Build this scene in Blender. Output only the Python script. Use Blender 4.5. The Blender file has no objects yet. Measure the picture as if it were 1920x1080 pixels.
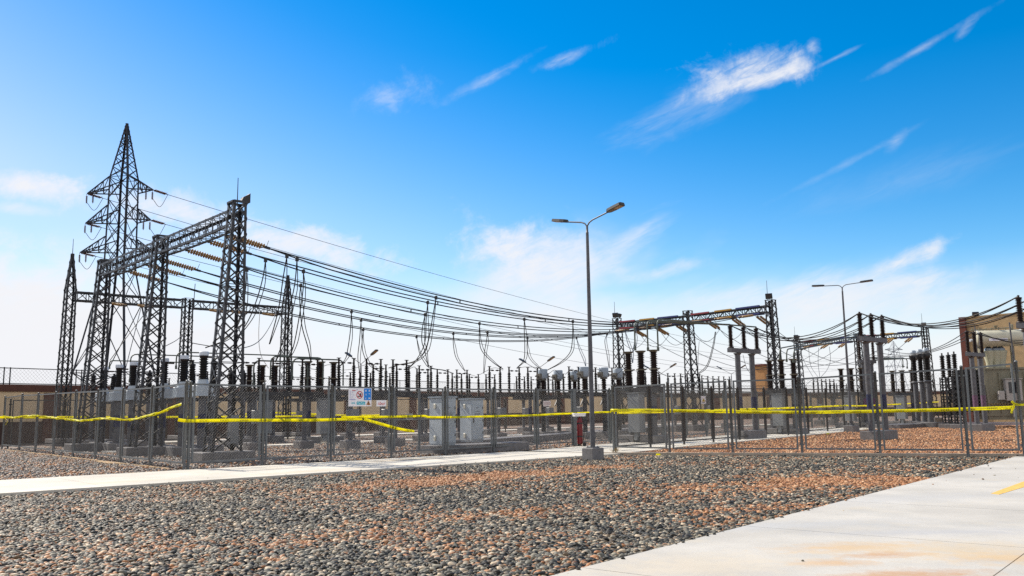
import bpy, math, random
from math import radians, sin, cos, pi, sqrt, atan2, asin
from mathutils import Vector, Matrix
random.seed(7)
scene = bpy.context.scene
COL = scene.collection
V = Vector

# ------------------------------------------------------------------ camera
FPX, PITCH, ROLL, EYE = 1635.0, radians(7.985), radians(-0.78), 1.482
cp, sp = cos(PITCH), sin(PITCH)
_F = V((0, cp, sp)); _R = V((1, 0, 0)); _U = V((0, -sp, cp))
CX = cos(ROLL)*_R + sin(ROLL)*_U
CY = -sin(ROLL)*_R + cos(ROLL)*_U
EYEP = V((0, 0, EYE))
cam_d = bpy.data.cameras.new('camera'); cam = bpy.data.objects.new('camera', cam_d); COL.objects.link(cam)
cam_d.sensor_width = 36; cam_d.lens = FPX/1920*36; cam_d.clip_start = 0.1; cam_d.clip_end = 12000
m = Matrix.Identity(4)
for i in range(3):
    m[i][0] = CX[i]; m[i][1] = CY[i]; m[i][2] = -_F[i]; m[i][3] = EYEP[i]
cam.matrix_world = m
scene.camera = cam

def ray(px, py): return _F + CX*((px-960)/FPX) + CY*((540-py)/FPX)
def gp(px, py, z=0.0):                       # photo pixel -> point on the level z
    d = ray(px, py); t = (z-EYE)/d.z
    return EYEP + d*t
def at(px, py, Y):                           # photo pixel -> point at distance Y
    d = ray(px, py); return EYEP + d*(Y/d.y)
def pj(P):
    q = P-EYEP; w = q.dot(_F)
    return 960+FPX*q.dot(CX)/w, 540-FPX*q.dot(CY)/w
def zat(P, py):                              # height above P's foot where the photo has row py
    lo, hi = -3.0, 60.0
    for _ in range(50):
        mid = (lo+hi)/2
        if pj(V((P.x, P.y, mid)))[1] > py: lo = mid
        else: hi = mid
    return (lo+hi)/2
def on_plane(px, py, P, n):
    d = ray(px, py); t = (P-EYEP).dot(n)/d.dot(n)
    return EYEP + d*t
UA = radians(41.7)
U3 = V((cos(UA), sin(UA), 0)); V3 = V((-sin(UA), cos(UA), 0)); Z3 = V((0, 0, 1))
def xy(x, y, z=0.0): return V((x, y, z))

# ------------------------------------------------------------------ materials
MATS = {}
def mat(name, col, rough=0.6, metal=0.0, noise=0.0, scale=6.0, bump=0.0, bscale=40.0, spec=0.5, coat=None):
    if name in MATS: return MATS[name]
    M = bpy.data.materials.new(name); M.use_nodes = True; nt = M.node_tree; N = nt.nodes
    b = N['Principled BSDF']; b.inputs['Roughness'].default_value = rough; b.inputs['Metallic'].default_value = metal
    b.inputs['Specular IOR Level'].default_value = spec
    b.inputs['Base Color'].default_value = (*col, 1)
    if noise or bump:
        g = N.new('ShaderNodeNewGeometry')
    if noise:
        n = N.new('ShaderNodeTexNoise'); n.inputs['Scale'].default_value = scale; n.inputs['Detail'].default_value = 6; n.inputs['Roughness'].default_value = 0.65
        nt.links.new(g.outputs['Position'], n.inputs['Vector'])
        r = N.new('ShaderNodeValToRGB'); e = r.color_ramp.elements
        lo = [max(0, c*(1-noise)) for c in col]; hi = [min(1, c*(1+noise)) for c in col]
        e[0].position = 0.3; e[0].color = (*lo, 1); e[1].position = 0.7; e[1].color = (*hi, 1)
        nt.links.new(n.outputs['Fac'], r.inputs['Fac']); nt.links.new(r.outputs['Color'], b.inputs['Base Color'])
    if bump:
        n2 = N.new('ShaderNodeTexNoise'); n2.inputs['Scale'].default_value = bscale; n2.inputs['Detail'].default_value = 8
        nt.links.new(g.outputs['Position'], n2.inputs['Vector'])
        bp = N.new('ShaderNodeBump'); bp.inputs['Strength'].default_value = bump; bp.inputs['Distance'].default_value = 0.02
        nt.links.new(n2.outputs['Fac'], bp.inputs['Height']); nt.links.new(bp.outputs['Normal'], b.inputs['Normal'])
    MATS[name] = M
    return M
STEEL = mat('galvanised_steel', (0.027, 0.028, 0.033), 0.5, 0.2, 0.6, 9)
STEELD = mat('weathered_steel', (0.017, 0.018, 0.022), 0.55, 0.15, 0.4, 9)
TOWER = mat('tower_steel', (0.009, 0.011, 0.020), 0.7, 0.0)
FENCE = mat('fence_steel', (0.135, 0.148, 0.155), 0.5, 0.2, 0.2, 5)
FENCED = mat('fence_steel_dark', (0.045, 0.046, 0.048), 0.55, 0.1, 0.25, 5)
WIRE = mat('fence_wire', (0.12, 0.115, 0.10), 0.6, 0.0)
CONC = mat('plinth_concrete', (0.16, 0.155, 0.158), 0.85, 0, 0.25, 5, 0.3, 60)
TUBE = mat('support_tube', (0.085, 0.087, 0.098), 0.55, 0.1, 0.35, 7)
PORC = mat('brown_porcelain', (0.014, 0.007, 0.006), 0.5, spec=0.25)
PORCB = mat('dark_porcelain', (0.008, 0.007, 0.008), 0.5, spec=0.25)
AMBER = mat('ochre_porcelain', (0.24, 0.135, 0.04), 0.45, 0, 0.3, 12)
CABLE = mat('dark_cable', (0.006, 0.007, 0.010), 0.6)
PIPE = mat('busbar_aluminium', (0.07, 0.085, 0.07), 0.5, 0.1)
NAVY = mat('navy_paint', (0.007, 0.012, 0.055), 0.5, 0, 0.2, 8)
PURPLE = mat('faded_purple_paint', (0.11, 0.05, 0.10), 0.6, 0, 0.2, 8)
CAB = mat('cabinet_paint', (0.36, 0.41, 0.46), 0.45, 0.0, 0.10, 2)
CABD = mat('box_paint', (0.15, 0.16, 0.175), 0.5, 0.1, 0.1, 2)
HEAD = mat('ct_head_paint', (0.27, 0.32, 0.375), 0.4, 0, 0.1, 4)
WHITE = mat('white_cap_paint', (0.50, 0.54, 0.60), 0.5)
SIGNW = mat('sign_white', (0.78, 0.77, 0.80), 0.5)
SIGNB = mat('sign_blue', (0.0, 0.20, 0.66), 0.5)
SIGNC = mat('sign_cyan', (0.05, 0.42, 0.52), 0.5)
SIGNR = mat('sign_red', (0.45, 0.015, 0.02), 0.5)
SIGNO = mat('sign_orange', (0.36, 0.15, 0.05), 0.5)
SIGNV = mat('sign_violet', (0.13, 0.13, 0.42), 0.5)
INK = mat('black_ink', (0.012, 0.012, 0.014), 0.6)
REDP = mat('extinguisher_red', (0.13, 0.004, 0.009), 0.35)
REDPAINT = mat('phase_red', (0.23, 0.02, 0.035), 0.5)
YELPAINT = mat('phase_yellow', (0.36, 0.20, 0.02), 0.5)
BLUPAINT = mat('phase_blue', (0.015, 0.025, 0.14), 0.5)
BLACKM = mat('black_metal', (0.012, 0.012, 0.014), 0.45)
OLIVE = mat('transformer_paint', (0.20, 0.185, 0.125), 0.5, 0, 0.2, 3)
CREAM = mat('conservator_paint', (0.50, 0.48, 0.37), 0.5, 0, 0.12, 2)
PANE = mat('flood_glass', (0.05, 0.05, 0.05), 0.15)
LENS = mat('amber_lens', (0.36, 0.20, 0.06), 0.3)
BWALL = mat('tan_render', (0.35, 0.245, 0.13), 0.9, 0, 0.18, 3, 0.4, 25)
BTRIM = mat('oxide_red_trim', (0.11, 0.028, 0.018), 0.8, 0, 0.2, 5)
WALLB = mat('beige_render', (0.66, 0.50, 0.31), 0.9, 0, 0.12, 0.8, 0.2, 20)
WALLD = mat('brown_dado', (0.065, 0.036, 0.027), 0.85, 0, 0.25, 1.5)
CAPW = mat('wall_coping', (0.095, 0.036, 0.022), 0.8, 0, 0.2, 2)
ORANGEW = mat('orange_render', (0.38, 0.20, 0.08), 0.85, 0, 0.1, 1)
LILAC = mat('painted_kerb', (0.40, 0.40, 0.47), 0.8, 0, 0.15, 4)
TAN = mat('dry_weed', (0.22, 0.16, 0.07), 0.9)

def concrete_mat(name, col, stains):
    M = bpy.data.materials.new(name); M.use_nodes = True; nt = M.node_tree; N = nt.nodes; L = nt.links
    b = N['Principled BSDF']; b.inputs['Roughness'].default_value = 0.8; b.inputs['Specular IOR Level'].default_value = 0.25
    g = N.new('ShaderNodeNewGeometry')
    def noise(s, det=6, rough=0.6):
        n = N.new('ShaderNodeTexNoise'); n.inputs['Scale'].default_value = s; n.inputs['Detail'].default_value = det; n.inputs['Roughness'].default_value = rough
        L.new(g.outputs['Position'], n.inputs['Vector']); return n
    def ramp(src, p0, c0, p1, c1):
        r = N.new('ShaderNodeValToRGB'); e = r.color_ramp.elements
        e[0].position = p0; e[0].color = (*c0, 1); e[1].position = p1; e[1].color = (*c1, 1)
        L.new(src, r.inputs['Fac']); return r
    def mix(f, a, c, mode='MIX'):
        x = N.new('ShaderNodeMix'); x.data_type = 'RGBA'; x.blend_type = mode
        if isinstance(f, float): x.inputs[0].default_value = f
        else: L.new(f, x.inputs[0])
        for k, q in ((6, a), (7, c)):
            if isinstance(q, tuple): x.inputs[k].default_value = (*q, 1)
            else: L.new(q, x.inputs[k])
        return x.outputs[2]
    base = ramp(noise(0.45).outputs['Fac'], 0.35, tuple(c*0.80 for c in col), 0.65, tuple(c*1.06 for c in col)).outputs['Color']
    fine = ramp(noise(45, 3).outputs['Fac'], 0.3, (0.86, 0.86, 0.87), 0.7, (1, 1, 1)).outputs['Color']
    c = mix(1.0, base, fine, 'MULTIPLY')
    wet = ramp(noise(0.28, 5, 0.7).outputs['Fac'], 0.55, (0, 0, 0), 0.72, (1, 1, 1)).outputs['Color']
    wf = N.new('ShaderNodeMath'); wf.operation = 'MULTIPLY'; L.new(wet, wf.inputs[0]); wf.inputs[1].default_value = 0.6
    c = mix(wf.outputs[0], c, tuple(k*v for k, v in zip(col, (0.60, 0.64, 0.70))))
    sand_ = ramp(noise(0.55, 6, 0.7).outputs['Fac'], 0.56, (0, 0, 0), 0.75, (1, 1, 1)).outputs['Color']
    sf = N.new('ShaderNodeMath'); sf.operation = 'MULTIPLY'; L.new(sand_, sf.inputs[0]); sf.inputs[1].default_value = 0.5
    c = mix(sf.outputs[0], c, (col[0]*0.98, col[1]*0.88, col[2]*0.70))
    spk = ramp(noise(14, 2, 0.5).outputs['Fac'], 0.20, (0.45, 0.42, 0.38), 0.27, (1, 1, 1)).outputs['Color']
    c = mix(1.0, c, spk, 'MULTIPLY')
    por = ramp(noise(160, 2, 0.5).outputs['Fac'], 0.28, (0.62, 0.60, 0.57), 0.40, (1, 1, 1)).outputs['Color']
    c = mix(0.8, c, por, 'MULTIPLY')
    for (P, r, colr, a, dirv) in stains:
        sub = N.new('ShaderNodeVectorMath'); sub.operation = 'SUBTRACT'; L.new(g.outputs['Position'], sub.inputs[0]); sub.inputs[1].default_value = P
        mp = N.new('ShaderNodeMapping'); mp.vector_type = 'POINT'
        mp.inputs['Rotation'].default_value = (0, 0, -dirv); mp.inputs['Scale'].default_value = (1, 1, 1)
        L.new(sub.outputs[0], mp.inputs['Vector'])
        sc_ = N.new('ShaderNodeVectorMath'); sc_.operation = 'MULTIPLY'; L.new(mp.outputs[0], sc_.inputs[0]); sc_.inputs[1].default_value = (1/r[0], 1/r[1], 0)
        ln = N.new('ShaderNodeVectorMath'); ln.operation = 'LENGTH'; L.new(sc_.outputs[0], ln.inputs[0])
        nz = noise(4.5, 8, 0.7)
        ad = N.new('ShaderNodeMath'); ad.operation = 'MULTIPLY_ADD'; L.new(nz.outputs['Fac'], ad.inputs[0]); ad.inputs[1].default_value = 2.4; L.new(ln.outputs['Value'], ad.inputs[2])
        mr = N.new('ShaderNodeMapRange'); mr.inputs['From Min'].default_value = 2.25; mr.inputs['From Max'].default_value = 1.35
        mr.inputs['To Min'].default_value = 0; mr.inputs['To Max'].default_value = a; L.new(ad.outputs[0], mr.inputs['Value'])
        c = mix(mr.outputs[0], c, colr)
    L.new(c, b.inputs['Base Color'])
    bp = N.new('ShaderNodeBump'); bp.inputs['Strength'].default_value = 0.15; bp.inputs['Distance'].default_value = 0.01
    L.new(noise(90, 4).outputs['Fac'], bp.inputs['Height']); L.new(bp.outputs['Normal'], b.inputs['Normal'])
    MATS[name] = M
    return M

def stone_mat(name, ramp, bias, spots, instanced=True, scale=10.0, gain=1.0, wamp=1.0):
    """pebble colours: picked per stone; `spots` are patches of warm stones lying about the bed"""
    M = bpy.data.materials.new(name); M.use_nodes = True; nt = M.node_tree; N = nt.nodes; L = nt.links
    b = N['Principled BSDF']; b.inputs['Roughness'].default_value = 0.62; b.inputs['Specular IOR Level'].default_value = 0.3
    def math_(op, a, c=None, d=None):
        x = N.new('ShaderNodeMath'); x.operation = op
        for k, q in enumerate((a, c, d)):
            if q is None: continue
            if isinstance(q, (int, float)): x.inputs[k].default_value = q
            else: L.new(q, x.inputs[k])
        return x.outputs[0]
    if instanced:
        oi = N.new('ShaderNodeObjectInfo'); pos = oi.outputs['Location']; rnd = oi.outputs['Random']
    else:
        g = N.new('ShaderNodeNewGeometry'); pos = g.outputs['Position']
        vo = N.new('ShaderNodeTexVoronoi'); vo.inputs['Scale'].default_value = scale; L.new(pos, vo.inputs['Vector'])
        sx = N.new('ShaderNodeSeparateColor'); L.new(vo.outputs['Color'], sx.inputs[0]); rnd = sx.outputs[0]
        bp = N.new('ShaderNodeBump'); bp.inputs['Strength'].default_value = 1.0; bp.inputs['Distance'].default_value = 0.04; bp.invert = True
        L.new(vo.outputs['Distance'], bp.inputs['Height']); L.new(bp.outputs['Normal'], b.inputs['Normal'])
        b.inputs['Roughness'].default_value = 0.75; b.inputs['Specular IOR Level'].default_value = 0.2
    n = N.new('ShaderNodeTexNoise'); n.inputs['Scale'].default_value = 0.35; n.inputs['Detail'].default_value = 4; L.new(pos, n.inputs['Vector'])
    warm = math_('MULTIPLY_ADD', n.outputs['Fac'], wamp, bias-0.5*wamp)
    n3 = N.new('ShaderNodeTexNoise'); n3.inputs['Scale'].default_value = 1.3; n3.inputs['Detail'].default_value = 4; L.new(pos, n3.inputs['Vector'])
    for (P, rx, ry, ang, a) in spots:
        sub = N.new('ShaderNodeVectorMath'); sub.operation = 'SUBTRACT'; L.new(pos, sub.inputs[0]); sub.inputs[1].default_value = P
        mp = N.new('ShaderNodeMapping'); mp.inputs['Rotation'].default_value = (0, 0, -ang); L.new(sub.outputs[0], mp.inputs['Vector'])
        mu = N.new('ShaderNodeVectorMath'); mu.operation = 'MULTIPLY'; L.new(mp.outputs[0], mu.inputs[0]); mu.inputs[1].default_value = (1/rx, 1/ry, 0)
        ln = N.new('ShaderNodeVectorMath'); ln.operation = 'LENGTH'; L.new(mu.outputs[0], ln.inputs[0])
        f = math_('SUBTRACT', math_('MULTIPLY_ADD', n3.outputs['Fac'], 2.6, -0.3), ln.outputs['Value']); f = math_('MAXIMUM', f, 0.0); f = math_('MINIMUM', math_('MULTIPLY', f, 2.0), 1.0)
        warm = math_('MULTIPLY_ADD', f, a, warm)
    r2 = math_('FRACT', math_('MULTIPLY', rnd, 37.31))
    iswarm = math_('LESS_THAN', r2, warm)
    def cr(els, src):
        r = N.new('ShaderNodeValToRGB'); r.color_ramp.interpolation = 'CONSTANT'; e = r.color_ramp.elements
        while len(e) < len(els): e.new(0.5)
        for k, (p, c) in enumerate(els): e[k].position = p; e[k].color = (*[q*gain for q in c], 1)
        L.new(src, r.inputs['Fac']); return r.outputs['Color']
    cold = cr(ramp, rnd)
    wcol = cr([(0, (0.36, 0.165, 0.07)), (0.35, (0.25, 0.115, 0.05)), (0.6, (0.44, 0.235, 0.115)), (0.82, (0.13, 0.066, 0.035)), (0.92, (0.52, 0.34, 0.20))], rnd)
    mx = N.new('ShaderNodeMix'); mx.data_type = 'RGBA'; L.new(iswarm, mx.inputs[0]); L.new(cold, mx.inputs[6]); L.new(wcol, mx.inputs[7])
    gg = N.new('ShaderNodeNewGeometry'); n2 = N.new('ShaderNodeTexNoise'); n2.inputs['Scale'].default_value = 30; n2.inputs['Detail'].default_value = 4
    L.new(gg.outputs['Position'], n2.inputs['Vector'])
    mr = N.new('ShaderNodeMapRange'); mr.inputs['From Min'].default_value = 0.3; mr.inputs['From Max'].default_value = 0.7; mr.inputs['To Min'].default_value = 0.72; mr.inputs['To Max'].default_value = 1.2
    L.new(n2.outputs['Fac'], mr.inputs['Value'])
    m2 = N.new('ShaderNodeVectorMath'); m2.operation = 'SCALE'; L.new(mx.outputs[2], m2.inputs[0]); L.new(mr.outputs[0], m2.inputs['Scale'])
    L.new(m2.outputs[0], b.inputs['Base Color'])
    return M

# ------------------------------------------------------------------ mesh helpers
class MB:
    def __init__(s): s.v = []; s.f = []; s.sm = []
    def add(s, vs, fs, smooth=False):
        o = len(s.v); s.v += [V(q) for q in vs]
        for f in fs: s.f.append([i+o for i in f]); s.sm.append(smooth)
        return s
    def box(s, c, size, X=V((1, 0, 0)), Y=None, Z=Z3):
        c = V(c); X = X.normalized(); Z = Z.normalized(); Y = Z.cross(X) if Y is None else Y
        vs = [c + X*(size[0]/2*i) + Y*(size[1]/2*j) + Z*(size[2]/2*k) for k in (-1, 1) for j in (-1, 1) for i in (-1, 1)]
        return s.add(vs, [(0, 2, 3, 1), (4, 5, 7, 6), (0, 1, 5, 4), (2, 6, 7, 3), (1, 3, 7, 5), (0, 4, 6, 2)])
    def bevbox(s, c, size, X=V((1, 0, 0)), bev=0.02, Z=Z3):
        """box with chamfered vertical and top edges"""
        c = V(c); X = X.normalized(); Y = Z.cross(X); a, b_, h = size[0]/2, size[1]/2, size[2]/2
        def ring(ia, ib, z, be):
            pts = [(ia-be, -ib), (ia, -ib+be), (ia, ib-be), (ia-be, ib), (-ia+be, ib), (-ia, ib-be), (-ia, -ib+be), (-ia+be, -ib)]
            return [c + X*p + Y*q + Z*z for p, q in pts]
        vs = ring(a, b_, -h, bev) + ring(a, b_, h-bev, bev) + ring(a-bev, b_-bev, h, bev*0.5)
        fs = [tuple(range(7, -1, -1)), tuple(range(16, 24))]
        for r in (0, 8):
            for i in range(8): fs.append((r+i, r+(i+1) % 8, r+8+(i+1) % 8, r+8+i))
        return s.add(vs, fs)
    def bar(s, p, q, w, h=None, up=Z3):
        p = V(p); q = V(q); d = q-p; L = d.length
        if L < 1e-6: return s
        d = d/L; h = w if h is None else h
        u = up if abs(d.dot(up)) < 0.98 else V((1, 0, 0))
        side = d.cross(u).normalized(); t = side.cross(d)
        vs = [e + side*(w/2*i) + t*(h/2*j) for e in (p, q) for i, j in ((-1, -1), (1, -1), (1, 1), (-1, 1))]
        return s.add(vs, [(0, 1, 5, 4), (1, 2, 6, 5), (2, 3, 7, 6), (3, 0, 4, 7), (3, 2, 1, 0), (4, 5, 6, 7)])
    def angle(s, p, q, w, t, a, b_):
        """L-section from p to q, flanges pointing along a and b_"""
        p = V(p); q = V(q)
        prof = [V((0, 0, 0)), a*w, a*w+b_*t, a*t+b_*t, a*t+b_*w, b_*w]
        vs = [e + k for e in (p, q) for k in prof]
        fs = [(i, (i+1) % 6, 6+(i+1) % 6, 6+i) for i in range(6)] + [(0, 5, 4, 3), (0, 3, 2, 1), (6, 7, 8, 9), (6, 9, 10, 11)]
        return s.add(vs, fs)
    def tube(s, p, q, r, r2=None, n=8, caps=True):
        p = V(p); q = V(q); d = (q-p).normalized(); r2 = r if r2 is None else r2
        u = V((1, 0, 0)) if abs(d.x) < 0.9 else V((0, 1, 0))
        a = d.cross(u).normalized(); b_ = d.cross(a)
        vs = [p + (a*cos(2*pi*i/n) + b_*sin(2*pi*i/n))*r for i in range(n)] + [q + (a*cos(2*pi*i/n) + b_*sin(2*pi*i/n))*r2 for i in range(n)]
        s.add(vs, [(i, (i+1) % n, n+(i+1) % n, n+i) for i in range(n)], True)
        if caps: s.add(vs, [tuple(range(n-1, -1, -1)), tuple(range(n, 2*n))])
        return s
    def poly(s, pts, r, n=6):
        """round cable through pts"""
        pts = [V(p) for p in pts]; rings = []; pa = None
        for i, p in enumerate(pts):
            d = (pts[min(i+1, len(pts)-1)] - pts[max(i-1, 0)]).normalized()
            if pa is None:
                u = Z3 if abs(d.z) < 0.9 else V((1, 0, 0)); a = d.cross(u).normalized()
            else:
                a = (pa - d*pa.dot(d)).normalized()
            pa = a; b_ = d.cross(a)
            rings.append([p + (a*cos(2*pi*k/n) + b_*sin(2*pi*k/n))*r for k in range(n)])
        vs = [q for rg in rings for q in rg]
        fs = [(i*n+k, i*n+(k+1) % n, (i+1)*n+(k+1) % n, (i+1)*n+k) for i in range(len(pts)-1) for k in range(n)]
        s.add(vs, fs, True)
        s.add(rings[0] + rings[-1], [tuple(range(n-1, -1, -1)), tuple(range(n, 2*n))])
        return s
    def lathe(s, o, prof, n=12, axis=Z3, smooth=True):
        o = V(o); ax = axis.normalized(); u = V((1, 0, 0)) if abs(ax.x) < 0.9 else V((0, 1, 0))
        a = ax.cross(u).normalized(); b_ = ax.cross(a)
        vs = [o + ax*z + (a*cos(2*pi*k/n) + b_*sin(2*pi*k/n))*r for r, z in prof for k in range(n)]
        fs = [(i*n+k, i*n+(k+1) % n, (i+1)*n+(k+1) % n, (i+1)*n+k) for i in range(len(prof)-1) for k in range(n)]
        s.add(vs, fs, smooth)
        if prof[0][0] > 1e-4: s.add(vs[:n], [tuple(range(n-1, -1, -1))])
        if prof[-1][0] > 1e-4: s.add(vs[-n:], [tuple(range(n))])
        return s
    def prism(s, pts, z0, z1):
        n = len(pts); vs = [V((p[0], p[1], z0)) for p in pts] + [V((p[0], p[1], z1)) for p in pts]
        ar = sum(pts[i][0]*pts[(i+1) % n][1]-pts[(i+1) % n][0]*pts[i][1] for i in range(n))
        idx = list(range(n)) if ar > 0 else list(range(n-1, -1, -1))
        fs = [tuple(reversed(idx)), tuple(i+n for i in idx)]
        for k in range(n):
            i, j = idx[k], idx[(k+1) % n]; fs.append((i, j, n+j, n+i))
        return s.add(vs, fs)
    def build(s, name, material, parent=None, off=None, M=None):
        me = bpy.data.meshes.new(name)
        vs = s.v
        if M is not None: vs = [M @ q for q in vs]
        if off is not None: vs = [q-off for q in vs]
        me.from_pydata([tuple(q) for q in vs], [], s.f)
        me.polygons.foreach_set('use_smooth', s.sm)
        me.update(); me.materials.append(material)
        o = bpy.data.objects.new(name, me); COL.objects.link(o)
        if parent is not None: o.parent = parent
        return o
def tag(o, label=None, cat=None, group=None, kind=None):
    if label: o['label'] = label
    if cat: o['category'] = cat
    if group: o['group'] = group
    if kind: o['kind'] = kind
    return o
def empty(name, loc=(0, 0, 0), rz=0.0, label=None, cat=None, group=None):
    o = bpy.data.objects.new(name, None); COL.objects.link(o); o.location = loc; o.rotation_euler = (0, 0, rz); o.empty_display_size = 0.3
    return tag(o, label, cat, group)
KIDS = {}
def copy_tree(o, parent=None):
    c = o.copy(); COL.objects.link(c)
    if parent is not None: c.parent = parent
    for ch in list(o.children): copy_tree(ch, c)
    return c
def place(root, first, loc, rz, label, group=None, cat=None):
    r = root if first else copy_tree(root)
    r.location = loc; r.rotation_euler = (0, 0, rz); r['label'] = label
    if group: r['group'] = group
    if cat: r['category'] = cat
    return r
def single(mb, name, material, label, cat, group=None, origin=None):
    o = mb.build(name, material, None, origin)
    if origin is not None: o.location = origin
    return tag(o, label, cat, group)
def crom(pts, n=6):
    pts = [V(p) for p in pts]; out = []
    P = [pts[0]*2-pts[1]] + pts + [pts[-1]*2-pts[-2]]
    for i in range(1, len(P)-2):
        for k in range(n):
            t = k/n; a, b_, c, d = P[i-1], P[i], P[i+1], P[i+2]
            out.append(0.5*((2*b_) + (c-a)*t + (2*a-5*b_+4*c-d)*t*t + (3*b_-a-3*c+d)*t**3))
    out.append(pts[-1]); return out
ORD = ['first', 'second', 'third', 'fourth', 'fifth', 'sixth', 'seventh', 'eighth', 'ninth', 'tenth', 'eleventh', 'twelfth']

def sheds(r, h, n, core=0.55):
    """profile of a ribbed insulator of height h"""
    p = [(r*core, 0)]
    for i in range(n):
        z = h*(i+0.15)/n; d = h/n
        p += [(r*core, z), (r, z+d*0.42), (r*0.97, z+d*0.52), (r*core, z+d*0.62)]
    p.append((r*core, h)); return p

# ------------------------------------------------------------------ ground
def flat(name, pts, z, material, kind='structure'):
    mb = MB(); n = len(pts); vs = [V((p[0], p[1], z)) for p in pts]
    ar = sum(pts[i][0]*pts[(i+1) % n][1]-pts[(i+1) % n][0]*pts[i][1] for i in range(n))
    mb.add(vs, [tuple(range(n)) if ar > 0 else tuple(range(n-1, -1, -1))])
    return tag(mb.build(name, material), kind=kind)
COLD = [(0, (0.012, 0.012, 0.009)), (0.26, (0.058, 0.056, 0.044)), (0.38, (0.125, 0.120, 0.095)), (0.53, (0.028, 0.024, 0.018)), (0.68, (0.25, 0.225, 0.17)), (0.80, (0.16, 0.115, 0.07)), (0.91, (0.46, 0.37, 0.26))]
GREY2 = [(0, (0.07, 0.065, 0.06)), (0.25, (0.17, 0.15, 0.135)), (0.5, (0.27, 0.235, 0.20)), (0.7, (0.11, 0.10, 0.10)), (0.8, (0.36, 0.31, 0.26)), (0.9, (0.22, 0.14, 0.10))]
bedm = stone_mat('bed_gravel', GREY2, 0.22, [], False, 14)
flat('ground', [(-3000, -60), (3000, -60), (3000, 5000), (-3000, 5000)], -0.09, bedm)

C0 = gp(345, 878)                                   # corner of the big compound
# pavement along the compound: near edge through two measured points
e0, e1 = gp(0, 925), gp(1000, 860.6)
ed = (e1-e0).normalized(); en = V((-ed.y, ed.x, 0))
pw = (gp(345, 881)-e0).dot(en)                     # pavement width
PAVM = concrete_mat('pavement_concrete', (0.60, 0.565, 0.49), [(tuple(gp(760, 862)), (2.2, 0.5), (0.34, 0.25, 0.14), 0.6, UA), (tuple(gp(200, 905)), (1.6, 0.5), (0.5, 0.36, 0.18), 0.3, UA), (tuple(gp(560, 885)), (2.5, 0.4), (0.5, 0.38, 0.2), 0.35, UA)])
def strip(a, b_, off0, off1):
    return [e0+ed*a+en*off0, e0+ed*b_+en*off0, e0+ed*b_+en*off1, e0+ed*a+en*off1]
pv = MB()
a_end = (gp(1147, 848.8)-e0).dot(ed)
NEAR = [e0+ed*(-14+4.0*k) for k in range(int((a_end+14)/4.0)+1)]+[e0+ed*a_end]
bend = [gp(1283, 836.8), gp(1437, 822.8), gp(1553, 811.8), gp(1613, 806), gp(1700, 798.5), gp(1800, 791.5)]
for b_ in bend:
    a = NEAR[-1]; n_ = max(1, int((b_-a).length/4.0)); NEAR += [a+(b_-a)*((q+1)/n_) for q in range(n_)]
FAR = []
for k_, p_ in enumerate(NEAR):
    d_ = (NEAR[min(k_+1, len(NEAR)-1)]-NEAR[max(k_-1, 0)]).normalized(); FAR.append(p_+V((-d_.y, d_.x, 0))*pw)
for k_ in range(len(NEAR)-1):
    a, b_, c, d_ = NEAR[k_], NEAR[k_+1], FAR[k_+1], FAR[k_]; u_ = (b_-a).normalized()*0.012
    pv.prism([(p.x, p.y) for p in (a, b_-u_, c-u_, d_)], -0.12, 0.0)
tag(pv.build('pavement', PAVM), kind='structure')
# road in the near corner
r0, r1 = gp(1030, 1080), gp(1917, 852.5)
rd = (r1-r0).normalized(); rn = V((rd.y, -rd.x, 0))
ROADM = concrete_mat('road_concrete', (0.50, 0.48, 0.435), [
    (tuple(gp(1600, 1026)), (1.0, 0.42), (0.48, 0.31, 0.14), 0.6, 0.1), (tuple(gp(1660, 1040)), (0.55, 0.22), (0.38, 0.17, 0.05), 0.65, 0.2), (tuple(gp(1700, 1078)), (0.95, 0.30), (0.40, 0.20, 0.07), 0.65, 0.1),
    (tuple(gp(1560, 1055)), (0.5, 0.25), (0.47, 0.27, 0.10), 0.6, 0.0), (tuple(gp(1885, 1045)), (0.8, 0.5), (0.50, 0.33, 0.15), 0.6, 0.0), (tuple(gp(1790, 1030)), (1.6, 0.7), (0.50, 0.40, 0.26), 0.5, 0.1),
    (tuple(gp(1300, 1060)), (1.5, 0.8), (0.54, 0.47, 0.36), 0.5, 0.3), (tuple(gp(1750, 998)), (2.0, 0.35), (0.33, 0.34, 0.36), 0.55, 0.0), (tuple(gp(1480, 985)), (2.2, 0.5), (0.36, 0.375, 0.39), 0.5, 0.2), (tuple(gp(1700, 935)), (3.0, 0.9), (0.38, 0.39, 0.40), 0.4, 0.3)])
rp = MB()
A = r0-rd*14; B = r1+rd*9
# slab joints follow the photo: two cross joints and one long joint
pj0 = (gp(1395, 986)-r0).dot(rd); pj1 = (gp(1585, 939.5)-r0).dot(rd)
jx = [-14, pj0-(pj1-pj0), pj0, pj1]+[pj1+(pj1-pj0)*(q+1) for q in range(4)]
l0 = (gp(1890, 1060)-r0).dot(rn)
lane = [0.0, l0, l0*2, l0*3]
for i in range(len(jx)-1):
    for j in range(len(lane)-1):
        q = [r0+rd*(jx[i]+0.006)+rn*(lane[j]+(0.006 if j else 0)), r0+rd*(jx[i+1]-0.006)+rn*(lane[j]+(0.006 if j else 0)), r0+rd*(jx[i+1]-0.006)+rn*(lane[j+1]-0.006), r0+rd*(jx[i]+0.006)+rn*(lane[j+1]-0.006)]
        rp.prism([(p.x, p.y) for p in q], -0.2, 0.0)
tag(rp.build('road', ROADM), kind='structure')
mk = MB(); q = [gp(1858, 925.5), gp(1873, 927.5), gp(1935, 909), gp(1922, 902)]
mk.prism([(p.x, p.y) for p in q], 0.0, 0.004)
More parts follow.
